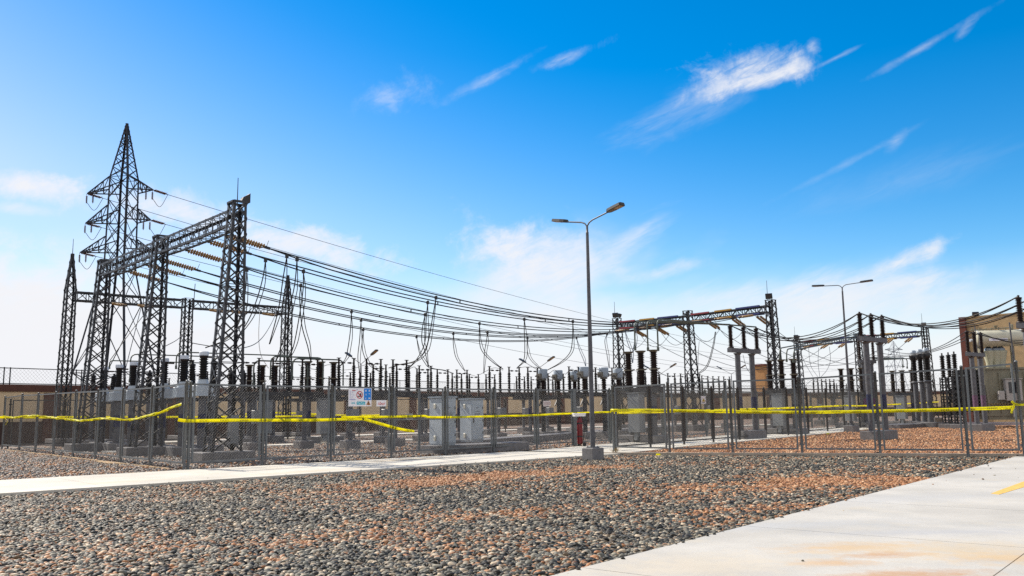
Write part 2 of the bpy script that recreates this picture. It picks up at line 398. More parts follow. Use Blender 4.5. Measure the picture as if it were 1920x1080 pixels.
tag(mk.build('road_marking', mat('marking_yellow', (0.60, 0.38, 0.09), 0.8, 0, 0.3, 12)), kind='structure')

# pebbles: prototypes live in their own collection and are scattered by geometry nodes
PCOL = bpy.data.collections.new('pebble_shapes')
def pebble(seed, flatness, material, sub=2):
    import bmesh
    rnd = random.Random(seed); bm = bmesh.new(); bmesh.ops.create_icosphere(bm, subdivisions=sub, radius=1.0)
    offs = [V((rnd.uniform(-1, 1), rnd.uniform(-1, 1), rnd.uniform(-1, 1))).normalized() for _ in range(6)]
    am = [rnd.uniform(-0.38, 0.30) for _ in offs]
    cuts = [(V((rnd.uniform(-1, 1), rnd.uniform(-1, 1), rnd.uniform(-0.6, 1))).normalized(), rnd.uniform(0.4, 0.8)) for _ in range(3)]
    ex = (1.0, rnd.uniform(0.6, 0.85), flatness*rnd.uniform(0.8, 1.2))
    for v in bm.verts:
        d = v.co.normalized(); k = 1 + sum(a*max(0, d.dot(o))**2 for a, o in zip(am, offs))
        q = d*k
        for o, th in cuts:
            t = q.dot(o)
            if t > th: q = q-o*((t-th)*0.85)
        v.co = V((q.x*ex[0], q.y*ex[1], q.z*ex[2]))
    for f in bm.faces: f.smooth = True
    me = bpy.data.meshes.new('pebble'); bm.to_mesh(me); bm.free(); me.materials.append(material)
    o = bpy.data.objects.new('pebble', me); return o
def scatter(name, polys, z, material, flatness, smin, smax, bedmat, tilt=0.35, seed=1, sub=2, base=True):
    """polys: list of (outline, stones per square metre)"""
    cl = bpy.data.collections.new(name+'_shapes')
    for k in range(12): cl.objects.link(pebble(seed*50+k, flatness, material, sub))
    mb = MB(); dens = []
    for pts, d in polys:
        n = len(pts); ar = sum(pts[i][0]*pts[(i+1) % n][1]-pts[(i+1) % n][0]*pts[i][1] for i in range(n))
        mb.add([V((p[0], p[1], z)) for p in pts], [tuple(range(n)) if ar > 0 else tuple(range(n-1, -1, -1))]); dens.append(d)
    o = mb.build(name, bedmat)
    at_ = o.data.attributes.new('stone_density', 'FLOAT', 'FACE'); at_.data.foreach_set('value', dens)
    ng = bpy.data.node_groups.new(name+'_scatter', 'GeometryNodeTree')
    ng.interface.new_socket('Geometry', in_out='INPUT', socket_type='NodeSocketGeometry'); ng.interface.new_socket('Geometry', in_out='OUTPUT', socket_type='NodeSocketGeometry')
    N = ng.nodes; L = ng.links
    gi = N.new('NodeGroupInput'); go = N.new('NodeGroupOutput')
    na = N.new('GeometryNodeInputNamedAttribute'); na.data_type = 'FLOAT'; na.inputs['Name'].default_value = 'stone_density'
    di = N.new('GeometryNodeDistributePointsOnFaces'); di.distribute_method = 'RANDOM'; di.inputs['Seed'].default_value = seed
    L.new(gi.outputs[0], di.inputs['Mesh']); L.new(na.outputs[0], di.inputs['Density'])
    ci = N.new('GeometryNodeCollectionInfo'); ci.inputs['Collection'].default_value = cl; ci.inputs['Separate Children'].default_value = True; ci.inputs['Reset Children'].default_value = True
    rv = N.new('FunctionNodeRandomValue'); rv.data_type = 'FLOAT_VECTOR'; rv.inputs[0].default_value = (-tilt, -tilt, 0); rv.inputs[1].default_value = (tilt, tilt, 6.283)
    rs = N.new('FunctionNodeRandomValue'); rs.data_type = 'FLOAT'; rs.inputs[2].default_value = 0; rs.inputs[3].default_value = 1; rs.inputs['Seed'].default_value = 5
    pw_ = N.new('ShaderNodeMath'); pw_.operation = 'POWER'; L.new(rs.outputs[1], pw_.inputs[0]); pw_.inputs[1].default_value = 2.0
    mr = N.new('ShaderNodeMapRange'); mr.inputs['To Min'].default_value = smin; mr.inputs['To Max'].default_value = smax; L.new(pw_.outputs[0], mr.inputs['Value'])
    io = N.new('GeometryNodeInstanceOnPoints'); io.inputs['Pick Instance'].default_value = True
    L.new(di.outputs['Points'], io.inputs['Points']); L.new(ci.outputs[0], io.inputs['Instance']); L.new(rv.outputs[0], io.inputs['Rotation']); L.new(mr.outputs[0], io.inputs['Scale'])
    tr = N.new('GeometryNodeTranslateInstances'); rz = N.new('FunctionNodeRandomValue'); rz.data_type = 'FLOAT_VECTOR'; rz.inputs[0].default_value = (0, 0, 0.0); rz.inputs[1].default_value = (0, 0, smin*0.9); rz.inputs['Seed'].default_value = 9
    tr.inputs['Local Space'].default_value = False
    L.new(io.outputs[0], tr.inputs[0]); L.new(rz.outputs[0], tr.inputs['Translation'])
    jn = N.new('GeometryNodeJoinGeometry'); base and L.new(gi.outputs[0], jn.inputs[0]); L.new(tr.outputs[0], jn.inputs[0]); L.new(jn.outputs[0], go.inputs[0])
    md = o.modifiers.new('scatter', 'NODES'); md.node_group = ng
    return tag(o, kind='stuff')
def ln_x(p, d, q, e):                              # intersection of two ground lines
    den = d.x*e.y-d.y*e.x; t = ((q.x-p.x)*e.y-(q.y-p.y)*e.x)/den; return p+d*t
kb0, kb1 = gp(1147, 850), gp(1913, 853)            # kerb before the second compound
kd = (kb1-kb0).normalized()
def clip_y(pts, ylo, yhi):
    def half(ps, s, lim):
        out = []
        for i in range(len(ps)):
            a, b_ = ps[i], ps[(i+1) % len(ps)]; ia = s*(a.y-lim) >= 0; ib = s*(b_.y-lim) >= 0
            if ia: out.append(a)
            if ia != ib: out.append(a+(b_-a)*((lim-a.y)/(b_.y-a.y)))
        return out
    return half(half(pts, 1, ylo), -1, yhi)
eA = e0-ed*12
fore = [eA, kb0, kb1, r1, r0-rd*7, V((eA.x, 0.5, 0))]
fore = [V((p.x, p.y, 0)) for p in fore]
spots = [(tuple(gp(860, 893)), 4.5, 1.6, UA, 0.8), (tuple(gp(1500, 900)), 4.0, 1.3, 0.15, 0.75), (tuple(gp(1640, 897)), 3.2, 1.6, -0.5, 0.8), (tuple(gp(1130, 872)), 1.5, 0.8, 0, 0.6),
         (tuple(gp(1460, 945)), 2.0, 0.5, 0.3, 0.6), (tuple(gp(900, 960)), 3.0, 0.8, 0.5, 0.3), (tuple(gp(640, 1000)), 2.0, 0.5, 0.3, 0.25), (tuple(gp(1400, 912)), 2.0, 0.7, 0.2, 0.5)]
pebm = stone_mat('river_pebbles', COLD, 0.12, spots, wamp=1.6, gain=1.02)
undm = mat('pebble_bed', (0.04, 0.032, 0.024), 0.95, 0, 0.4, 8)
scatter('pebble_bed', [(clip_y(fore, 4.0, 12.0), 980), (clip_y(fore, 12.0, 17), 700), (clip_y(fore, 17, 45), 460)], -0.075, pebm, 0.48, 0.016, 0.060, undm, 0.45, 3)
# strays on the edges of road and pavement
def band(a, b_, n0, w0, w1): return [(p.x, p.y) for p in (a+n0*w0, b_+n0*w0, b_+n0*w1, a+n0*w1)]
scatter('stray_pebbles', [(band(r0-rd*6, r1, rn, -0.05, 0.06), 30), (band(r0-rd*6, r1, rn, 0.06, 0.5), 1.5), (band(r0-rd*4, r1, rn, 0.5, 2.2), 0.3), (band(e0-ed*6, e0+ed*(a_end-0.5), en, -0.04, 0.05), 16), (band(e0-ed*6, e0+ed*(a_end-0.5), en, 0.05, 0.6), 0.6)], 0.004, pebm, 0.5, 0.008, 0.035, undm, 0.3, 8, 2, False)
# gravel outside the side fence
LD = (gp(3.75, 839.7)-C0).normalized()             # run of the side fence
pvf = lambda a: e0+ed*a+en*pw
lfgr = [C0-V3*0.3, C0+LD*36, C0+LD*36-U3*14, pvf(-14)+V((0, 0.05, 0)), pvf((C0-e0).dot(ed))]
gr1 = stone_mat('side_gravel_stones', GREY2, 0.20, [])
scatter('side_gravel', [([(p.x, p.y) for p in lfgr], 150)], -0.07, gr1, 0.6, 0.03, 0.075, bedm, 0.6, 4, 1)
sand = []
for k_ in range(40):
    sand.append(C0+LD*(0.6+k_*0.55)+V((LD.y, -LD.x, 0)).normalized()*(-(0.20+0.16*random.random()+(0.30 if 7 < k_ < 12 else 0))))
for k_ in range(39, -1, -1): sand.append(C0+LD*(0.6+k_*0.55)+V((LD.y, -LD.x, 0)).normalized()*(-(0.12+0.08*random.random())))
_sm = MB(); _sm.prism([(p.x, p.y) for p in sand], -0.08, -0.018); tag(_sm.build('sand', mat('sand', (0.30, 0.20, 0.10), 0.95, 0, 0.5, 9)), kind='structure')
# compound gravel
MD = (gp(1006.5, 840)-C0).normalized()
yard = [C0+MD*0.2+LD*0.05, C0+MD*33, C0+MD*33+LD*17, C0+LD*24]
scatter('compound_gravel', [([(p.x, p.y) for p in yard], 105)], -0.07, gr1, 0.65, 0.035, 0.08, bedm, 0.6, 5, 1)
R0p, R1p = gp(1147, 845), gp(1916, 853.5)
ret1 = gp(1613, 802.5)
ry = [kb0+V((0.3, 0.12, 0)), gp(1930, 853), gp(1990, 796), gp(1757, 794.5)]+[q+V((0.05, -0.1, 0)) for q in bend[4::-1]]
gr2 = stone_mat('red_gravel_stones', [(0, (0.07, 0.04, 0.03)), (0.3, (0.18, 0.09, 0.05)), (0.6, (0.10, 0.075, 0.06)), (0.8, (0.25, 0.15, 0.09))], 0.78, [], gain=1.08)
bed2 = stone_mat('red_bed', [(0, (0.07, 0.04, 0.03)), (0.3, (0.16, 0.085, 0.05)), (0.6, (0.10, 0.075, 0.06)), (0.8, (0.22, 0.14, 0.09))], 0.78, [], False, 14, 1.08)
scatter('red_gravel', [([(p.x, p.y) for p in ry], 130)], -0.07, gr2, 0.7, 0.035, 0.08, bed2, 0.7, 6, 1)
# kerb
kbm = MB(); kn = V((-kd.y, kd.x, 0))
q = [kb0-kd*0.4, kb1+kd*0.3, kb1+kd*0.3+kn*0.16, kb0-kd*0.4+kn*0.16]
kbm.prism([(p.x, p.y) for p in q], -0.12, 0.03)
tag(kbm.build('kerb', mat('kerb_concrete', (0.36, 0.31, 0.25), 0.85, 0, 0.25, 3)), kind='structure')
# pale paths inside the compound
def path_quad(mb, pts): mb.prism([(p.x, p.y) for p in pts], -0.1, -0.002)
pm = MB()
for (a0, a1, b0, b1) in ((2, 60, 13.5, 15.0), (4, 60, 24, 26)):
    path_quad(pm, [C0+MD*a0+LD*b0, C0+MD*a1+LD*b0, C0+MD*a1+LD*b1, C0+MD*a0+LD*b1])
tag(pm.build('path', PAVM), kind='structure')
t0, t1 = gp(893, 838), gp(1147, 815.5)
td = (t1-t0).normalized(); tn = V((-td.y, td.x, 0))
tb = MB()
for k in range(12):
    q = [t0+td*(k*2.6), t0+td*(k*2.6+2.59), t0+td*(k*2.6+2.59)+tn*1.1, t0+td*(k*2.6)+tn*1.1]
    tb.prism([(p.x, p.y) for p in q], -0.1, 0.27)
tag(tb.build('cable_trench', CONC), 'low concrete cable trench cover running behind the fence beside the two cabinets', 'trench')

# ------------------------------------------------------------------ fences
def wire_mesh(mb, P, d, L, z0, z1, pitch=0.07, w=0.0026):
    n = V((-d.y, d.x, 0)); s = pitch*sqrt(2)
    H = z1-z0
    for sg, offn in ((1, 0.003), (-1, -0.003)):
        c = -H if sg > 0 else 0.0
        end = L if sg > 0 else L+H
        while c < end:
            # x = c + sg*z
            if sg > 0: za, zb = max(0, -c), min(H, L-c); f = lambda z: c+z
            else: za, zb = max(0, c-L), min(H, c); f = lambda z: c-z
            if zb-za > 0.02:
                a = P+d*f(za)+n*offn; b_ = P+d*f(zb)+n*offn
                mb.bar(V((a.x, a.y, z0+za)), V((b_.x, b_.y, z0+zb)), w, w, n)
            c += s
def fence(name, label, posts, root_at, matl=FENCE, pitch=0.062, gates=(), skip=(), gap=0.115, wide=()):
    """posts: list of (foot, height). one thing: posts, panels (> wire mesh)"""
    root = empty(name, root_at, 0, label, 'fence')
    o = V(root_at)
    for i, (P, h) in enumerate(posts):
        mb = MB(); r = 0.042
        if i in wide:
            mb.box(P+Z3*(h/2), (0.20, 0.12, h), (posts[-1][0]-posts[0][0]).normalized()); mb.box(P+Z3*(h+0.01), (0.22, 0.14, 0.03), (posts[-1][0]-posts[0][0]).normalized())
        else:
            mb.lathe(P+Z3*-0.1, [(r, 0), (r, h+0.1), (r*1.15, h+0.1), (r*1.15, h+0.125), (r*0.7, h+0.15), (0.001, h+0.158)], 10)
            for zz in (0.28, h-0.25):
                mb.box(P+Z3*zz, (0.16, 0.02, 0.05), (posts[-1][0]-posts[0][0]).normalized())
        mb.build('post', matl, root, o)
    for i in range(len(posts)-1):
        if i in skip: continue
        P, h = posts[i]; Q, h2 = posts[i+1]; D = Q-P; L = D.length; d = D/L; g = gap
        if L < 0.5: continue
        n = V((-d.y, d.x, 0))
        for part in ((g, L/2-0.012), (L/2+0.012, L-g)) if i in gates else ((g, L-g),):
            a, b_ = part; t = 0.05; mb = MB()
            za = 0.12; zb1 = h-0.02+(h2-h)*a/L; zb2 = h-0.02+(h2-h)*b_/L
            A_ = P+d*a; B_ = P+d*b_
            mb.bar(A_+Z3*za, A_+Z3*zb1, t, t, n); mb.bar(B_+Z3*za, B_+Z3*zb2, t, t, n)
            mb.bar(A_+d*(t/2)+Z3*(za+t/2), B_-d*(t/2)+Z3*(za+t/2), t, t, n); mb.bar(A_+d*(t/2)+Z3*(zb1-t/2), B_-d*(t/2)+Z3*(zb2-t/2), t, t, n)
            if i in gates:
                mb.bar(A_+d*(t/2)+Z3*(h*0.52), B_-d*(t/2)+Z3*(h*0.52), t, t, n)
                fr = mb.build('gate_leaf', matl, root, o)
            else: fr = mb.build('panel', matl, root, o)
            wm = MB(); wire_mesh(wm, A_+d*(t/2), d, (b_-a)-t, za+t, min(zb1, zb2)-t, pitch)
            wm.build('wire_mesh', WIRE, fr, o)
    return root
def posts_px(lst):
    out = []
    for (bx, by, ty) in lst:
        P = gp(bx, by); out.append((P, zat(P, ty)))
    return out
LFR = ([(345, 878, 716), (281, 870.6, 724.5), (226, 865, 728.5), (179, 859, 731.5), (137, 854, 733.5), (99.4, 850, 736), (66, 846, 738.3), (36, 842.5, 739.7), (3.75, 839.7, 744)])
LF = posts_px(LFR)
# straighten: keep feet on one line
def straight(ps, rows):
    """feet on one straight line, each at its own bearing; heights follow the photo's top rail"""
    a, b_ = ps[0][0], ps[-1][0]; d = (b_-a).normalized(); n = V((-d.y, d.x, 0)); out = []
    for (bx, by, ty) in rows:
        q = on_plane(bx, by, a, n); q = V((q.x, q.y, 0)); out.append((q, zat(q, ty)))
    return out
LF = straight(LF, LFR)
fence('chain_link_fence', 'grey chain-link side fence of eight panels receding from the tall corner post', LF, LF[0][0])
MFR = ([(345, 878, 716), (491.6, 869.7, 721), (620, 864, 722.8), (733.75, 857.8, 725), (835, 852, 727), (926, 847.5, 728.3), (1006.5, 840.5, 729), (1077, 836.5, 730), (1145, 831.5, 729.5)])
MFall = posts_px(MFR)
MFall = straight(MFall, MFR)
dM = (MFall[-1][0]-MFall[0][0]).normalized()
ia = min(range(len(FAR)), key=lambda q: (FAR[q]-MFall[8][0]).length)
_acc = 0.0; _prev = MFall[8][0]; _path = [MFall[8][0]]+[q+V((-0.05, 0.1, 0)) for q in FAR[ia+2:]]
_pos = []
for a_, b__ in zip(_path[:-1], _path[1:]):
    L_ = (b__-a_).length; t_ = 2.45-_acc
    while t_ < L_: _pos.append(a_+(b__-a_)*(t_/L_)); t_ += 2.45
    _acc = L_-(t_-2.45)
for p_ in _pos[:14]: MFall.append((p_, 2.4))
MF = [(MFall[0][0]+dM*0.11, MFall[0][1]-0.02)]+MFall[1:]
fence('chain_link_fence', 'grey chain-link fence with a double gate running behind the long concrete pavement', MF, MF[0][0], gates=(3,), wide=(7,))
RF = posts_px([(1151, 845.5, 724.5), (1256, 848.4, 718), (1374, 849.4, 712.5), (1504.5, 850, 708), (1651, 851.5, 699), (1815.7, 853, 688.5), (1921, 853, 679)])
fence('chain_link_fence', 'grey chain-link fence standing on the kerb in front of the red gravel', RF, RF[0][0], pitch=0.07, gap=0.13)
RT = posts_px([(1220, 839, 723), (1283, 833.4, 724), (1338, 829, 726.6), (1387, 824.5, 727), (1436.6, 819.6, 727.5), (1478, 815.6, 727.5), (1516.6, 812.8, 728.4), (1552, 808.5, 729), (1584, 805, 729.8), (1613, 802.5, 730.3), (1640, 800, 730.6), (1690, 796.5, 729.5), (1712, 794.5, 729.5), (1750, 792, 729)])
RT = [(P, min(max(h, 2.2), 2.75)) for P, h in RT]
a0 = RF[0][0]+V((0.12, 0.35, 0))
fence('chain_link_fence', 'darker chain-link fence along the inner pavement bounding the red gravel', [(a0, 2.35)]+RT, a0, FENCED, pitch=0.075)
BF0 = LF[-1][0]
dB = U3
BF = [(BF0+dB*(0.25+2.5*k)+V((0, 0, 0)), 2.35-0.0*k) for k in range(0, 15)]
fence('chain_link_fence', 'distant chain-link fence crossing behind the steel gantries at the back of compound', BF, BF[0][0], FENCED, pitch=0.09)

# caution tape ------------------------------------------------------
TAPEM = bpy.data.materials.new('caution_tape'); TAPEM.use_nodes = True
_nt = TAPEM.node_tree; _N = _nt.nodes; _L = _nt.links; _b = _N['Principled BSDF']; _b.inputs['Roughness'].default_value = 0.35
_uv = _N.new('ShaderNodeUVMap'); _sep = _N.new('ShaderNodeSeparateXYZ'); _L.new(_uv.outputs[0], _sep.inputs[0])
def _m(op, a, b_=None, c=None):
    x = _N.new('ShaderNodeMath'); x.operation = op
    for k_, q_ in enumerate((a, b_, c)):
        if q_ is None: continue
        if isinstance(q_, (int, float)): x.inputs[k_].default_value = q_
        else: _L.new(q_, x.inputs[k_])
    return x.outputs[0]
_w = _m('LESS_THAN', _m('FRACT', _m('MULTIPLY', _sep.outputs[0], 1.6)), 0.42)
_l = _m('GREATER_THAN', _m('FRACT', _m('MULTIPLY', _sep.outputs[0], 21.0)), 0.35)
_r = _m('LESS_THAN', _m('ABSOLUTE', _m('SUBTRACT', _sep.outputs[1], 0.5)), 0.27)
_f = _m('MULTIPLY', _m('MULTIPLY', _w, _l), _r)
_mx = _N.new('ShaderNodeMix'); _mx.data_type = 'RGBA'; _L.new(_f, _mx.inputs[0]); _mx.inputs[6].default_value = (0.90, 0.86, 0.003, 1); _mx.inputs[7].default_value = (0.015, 0.04, 0.01, 1)
_L.new(_mx.outputs[2], _b.inputs['Base Color'])
_tr = _N.new('ShaderNodeBsdfTranslucent'); _tr.inputs['Color'].default_value = (0.97, 0.90, 0.003, 1)
_ms = _N.new('ShaderNodeMixShader'); _ms.inputs[0].default_value = 0.55
_L.new(_b.outputs[0], _ms.inputs[1]); _L.new(_tr.outputs[0], _ms.inputs[2]); _L.new(_ms.outputs[0], _N['Material Output'].inputs['Surface'])
def tape(pts, label, width=0.1, twist=0.5, seed=0):
    rnd = random.Random(seed); P = crom(pts, 8)
    me = bpy.data.meshes.new('caution_tape'); vs = []; fs = []; uv = []; s = 0; ph = rnd.uniform(0, 6)
    for i, p in enumerate(P):
        if i: s += (p-P[i-1]).length
        d = (P[min(i+1, len(P)-1)]-P[max(i-1, 0)]).normalized(); n = d.cross(Z3).normalized(); up = n.cross(d)
        a = twist*(sin(s*1.7+ph)+0.6*sin(s*3.9+ph*2)); w = width/2*(1-0.25*twist*abs(sin(s*1.1+ph)))
        u_ = up*cos(a)+n*sin(a)
        vs += [p-u_*w, p+u_*w]; uv += [(s, 0), (s, 1)]
        if i: fs.append((2*i-2, 2*i, 2*i+1, 2*i-1))
    me.from_pydata([tuple(q) for q in vs], [], fs); l = me.uv_layers.new(name='UVMap')
    for lp in me.loops: l.data[lp.index].uv = uv[lp.vertex_index]
    me.materials.append(TAPEM)
    for f in me.polygons: f.use_smooth = True
    o = bpy.data.objects.new('caution_tape', me); COL.objects.link(o)
    md = o.modifiers.new('thickness', 'SOLIDIFY'); md.thickness = 0.002
    return tag(o, label, 'tape', 'yellow caution tapes')
def tape_px(px, P, n, off, label, **kw):
    return tape([on_plane(x, y, P+n*off, n) for x, y in px], label, **kw)
nL = V((-LD.y, LD.x, 0));  nL = nL if nL.dot(-C0) > 0 else -nL
nM = V((-dM.y, dM.x, 0));  nM = nM if nM.dot(-C0) > 0 else -nM
tape_px([(4, 779), (9, 781), (24, 783), (49, 780), (68, 779.7), (97, 783), (131, 787), (158, 788.5), (199, 784.5), (240, 787.5), (275, 780), (304, 772.5), (322, 764), (340, 758)], LF[0][0], nL, 0.07, 'twisted yellow caution tape sagging along the receding side fence', twist=0.7, seed=1)
tape_px([(8, 782), (14, 790), (10, 797)], LF[0][0], nL, 0.09, 'short loose yellow tape tail hanging at the far end post of the side fence', width=0.05, seed=2)
tape_px([(334, 787), (352, 789), (400, 788.5), (440, 788), (494, 788), (540, 787.6), (573, 787.8), (620, 787), (676, 785.5), (684, 786.5), (720, 796.5), (750, 804.5), (777, 809)], MF[0][0], nM, 0.07, 'yellow caution tape from the tall corner post dropping to the double gate', twist=0.25, seed=3)
tape_px([(640, 782.5), (700, 782), (760, 781), (795, 780), (806, 782), (860, 782), (925, 780.5), (1004, 778.5), (1040, 776.5), (1077, 775), (1110, 773.5), (1148, 772.5)], MF[0][0], nM, 0.075, 'taut yellow caution tape crossing the fence by the two cabinets and extinguisher', width=0.085, twist=0.3, seed=4)
dR = (RF[-1][0]-RF[0][0]).normalized(); nR = V((dR.y, -dR.x, 0)); nR = nR if nR.dot(-C0) > 0 else -nR
tape_px([(1145, 769.5), (1200, 769), (1260, 770), (1368, 772), (1500, 773), (1600, 772), (1700, 770), (1800, 767.5), (1890, 764.5), (1900, 763)], RF[0][0], nR, 0.08, 'long taut yellow caution tape across the fence on the kerb', width=0.105, twist=0.12, seed=5)
tape_px([(1897, 752), (1902, 757), (1912, 759), (1935, 757)], RF[0][0], nR, 0.09, 'knotted yellow tape end tied to the last fence post by the transformer', width=0.09, seed=6)
tape_px([(1902, 758), (1899, 766), (1896, 775)], RF[0][0], nR, 0.11, 'loose yellow tape tail hanging below the knot by the transformer', width=0.06, seed=7)
dT = (RT[-1][0]-RT[0][0]).normalized(); nT = V((dT.y, -dT.x, 0)); nT = nT if nT.dot(-C0) > 0 else -nT
tape_px([(1150, 773.5), (1216, 773), (1280, 770.5), (1340, 769), (1436, 766.5), (1478, 765), (1516, 763.5), (1552, 762), (1584, 760.5), (1613, 761), (1660, 759), (1700, 757), (1760, 753.5)], a0, nT, 0.08, 'wavy yellow caution tape along the darker inner fence of the red gravel', width=0.11, twist=0.5, seed=8)
tape_px([(-20, 782.5), (60, 783), (140, 782), (240, 782), (345, 782), (430, 781.5), (520, 781), (590, 780)], BF[0][0]-V((0, 0.4, 0)), V((-U3.y, U3.x, 0)), -0.1, 'straight yellow caution tape on the distant fence behind the gantries', width=0.12, twist=0.3, seed=9)
tape_px([(452, 777), (520, 774), (600, 777), (660, 779), (720, 778)], BF[0][0]+LD*6, V((-U3.y, U3.x, 0)), 0, 'faint yellow caution tape farthest back between the switchgear supports', width=0.12, twist=0.4, seed=10)

# ------------------------------------------------------------------ signs on the fence
def sign_basis(px0, py0, px1, py1, P, n, off):
    a = on_plane(px0, py0, P+n*off, n); b_ = on_plane(px1, py0, P+n*off, n); c = on_plane(px0, py1, P+n*off, n)
    return a, V((b_.x-a.x, b_.y-a.y, 0)), c.z-a.z   # top corner, run, (negative) height
def sign_root(name, label, a, X, h, cat):
    mid = a+X*0.5+Z3*h; root = empty(name, mid, 0, label, cat, 'signs on the fences'); return root
def plate(mb, a, X, h, n, u0, v0, u1, v1, d0, d1):
    """slab on the sign face, u across, v down, both 0..1, from depth d0 to d1 in front of the plane"""
    p = lambda u, v, d: a+X*u+Z3*(h*v)+n*d
    vs = [p(u, v, d) for d in (d0, d1) for u, v in ((u0, v0), (u1, v0), (u1, v1), (u0, v1))]
    mb.add(vs, [(0, 1, 2, 3), (7, 6, 5, 4), (0, 4, 5, 1), (1, 5, 6, 2), (2, 6, 7, 3), (3, 7, 4, 0)])
a, X, h = sign_basis(653.5, 727.5, 696.5, 762, MF[0][0], nM, 0.05)
sr = sign_root('safety_sign', 'large white and blue safety board with red prohibition circle on the fence', a, X, h, 'sign')
o_ = V(sr.location); mb = MB(); plate(mb, a, X, h, nM, 0, 0, 1, 1, 0, 0.008); mb.build('board', SIGNW, sr, o_)
mb = MB(); plate(mb, a, X, h, nM, 0.665, 0.02, 0.975, 0.66, 0.009, 0.012); mb.build('blue_panel', SIGNB, sr, o_)
mb = MB()
for (u, v, du, dv) in ((0.73, 0.09, 0.03, 0.05), (0.715, 0.14, 0.06, 0.035), (0.875, 0.08, 0.03, 0.05), (0.86, 0.14, 0.065, 0.035), (0.74, 0.30, 0.02, 0.10), (0.87, 0.30, 0.05, 0.03), (0.73, 0.52, 0.02, 0.09), (0.86, 0.53, 0.08, 0.05)):
    plate(mb, a, X, h, nM, u, v, u+du, v+dv, 0.013, 0.015)
mb.build('pictogram', SIGNW, sr, o_)
def ring_on(mb, a, X, h, n, cu, cv, ru, rv, t, d0, d1, N=28):
    P_ = lambda k, s, d: a+X*(cu+ru*s*cos(2*pi*k/N))+Z3*(h*(cv+rv*s*sin(2*pi*k/N)))+n*d
    for k in range(N):
        vs = [P_(kk, s, d) for d in (d0, d1) for kk, s in ((k, 1), (k+1, 1), (k+1, 1-t), (k, 1-t))]
        mb.add(vs, [(3, 2, 1, 0), (4, 5, 6, 7), (0, 1, 5, 4), (2, 3, 7, 6)])
mb = MB(); ring_on(mb, a, X, h, nM, 0.475, 0.37, 0.14, 0.21, 0.2, 0.009, 0.013)
p1 = a+X*0.385+Z3*(h*0.24)+nM*0.015; p2 = a+X*0.565+Z3*(h*0.50)+nM*0.015; mb.bar(p1, p2, 0.03, 0.004, nM)
mb.build('prohibition_ring', SIGNR, sr, o_)
mb = MB(); plate(mb, a, X, h, nM, 0.49, 0.28, 0.55, 0.46, 0.0085, 0.0105); plate(mb, a, X, h, nM, 0.40, 0.42, 0.56, 0.48, 0.0085, 0.0112); mb.build('figure_mark', INK, sr, o_)
mb = MB()
for i in range(7): plate(mb, a, X, h, nM, 0.05, 0.18+i*0.062, 0.085, 0.20+i*0.062, 0.009, 0.011); plate(mb, a, X, h, nM, 0.12, 0.185+i*0.062, 0.25-0.03*(i % 3), 0.193+i*0.062, 0.009, 0.011)
plate(mb, a, X, h, nM, 0.03, 0.62, 0.30, 0.65, 0.009, 0.011); plate(mb, a, X, h, nM, 0.34, 0.08, 0.38, 0.12, 0.009, 0.011)
mb.build('text_line', SIGNV, sr, o_)
mb = MB(); plate(mb, a, X, h, nM, 0.15, 0.11, 0.30, 0.15, 0.009, 0.011); mb.build('heading_bar', SIGNR, sr, o_)
mb = MB(); plate(mb, a, X, h, nM, 0.12, 0.79, 0.28, 0.85, 0.009, 0.011); plate(mb, a, X, h, nM, 0.35, 0.74, 0.72, 0.91, 0.009, 0.011); mb.build('cyan_panel', SIGNC, sr, o_)
mb = MB()
for i in range(4): plate(mb, a, X, h, nM, 0.38+i*0.08, 0.79+0.03*(i % 2), 0.43+i*0.08, 0.82+0.03*(i % 2), 0.012, 0.014)
mb.build('panel_text', SIGNW, sr, o_)
mb = MB(); T = lambda u, v, d: a+X*u+Z3*(h*v)+nM*d
mb.add([T(0.86, 0.68, 0.009), T(0.765, 0.93, 0.009), T(0.965, 0.93, 0.009), T(0.86, 0.68, 0.012), T(0.765, 0.93, 0.012), T(0.965, 0.93, 0.012)], [(0, 1, 2), (5, 4, 3), (0, 3, 4, 1), (1, 4, 5, 2), (2, 5, 3, 0)])
mb.build('warning_triangle', SIGNO, sr, o_)
mb = MB(); plate(mb, a, X, h, nM, 0.845, 0.76, 0.87, 0.85, 0.0125, 0.014); plate(mb, a, X, h, nM, 0.845, 0.87, 0.87, 0.90, 0.0125, 0.014); mb.build('exclamation_mark', INK, sr, o_)
def text_obj(txt, size, M, material, parent, name='lettering', depth=0.003):
    c = bpy.data.curves.new(name, 'FONT'); c.body = txt; c.size = size; c.align_x = 'CENTER'; c.align_y = 'CENTER'; c.extrude = depth
    o = bpy.data.objects.new(name, c); COL.objects.link(o); c.materials.append(material)
    if parent is not None: o.parent = parent
    o.matrix_world = M if parent is None else M
    if parent is not None: o.matrix_parent_inverse = Matrix.Identity(4); o.matrix_basis = Matrix.Translation(-V(parent.location)) @ M
    return o
def face_matrix(c, X, n):
    x = X.normalized(); z = n.normalized(); y = z.cross(x); Mx = Matrix.Identity(4)
    for i in range(3): Mx[i][0] = x[i]; Mx[i][1] = y[i]; Mx[i][2] = z[i]; Mx[i][3] = c[i]
    return Mx
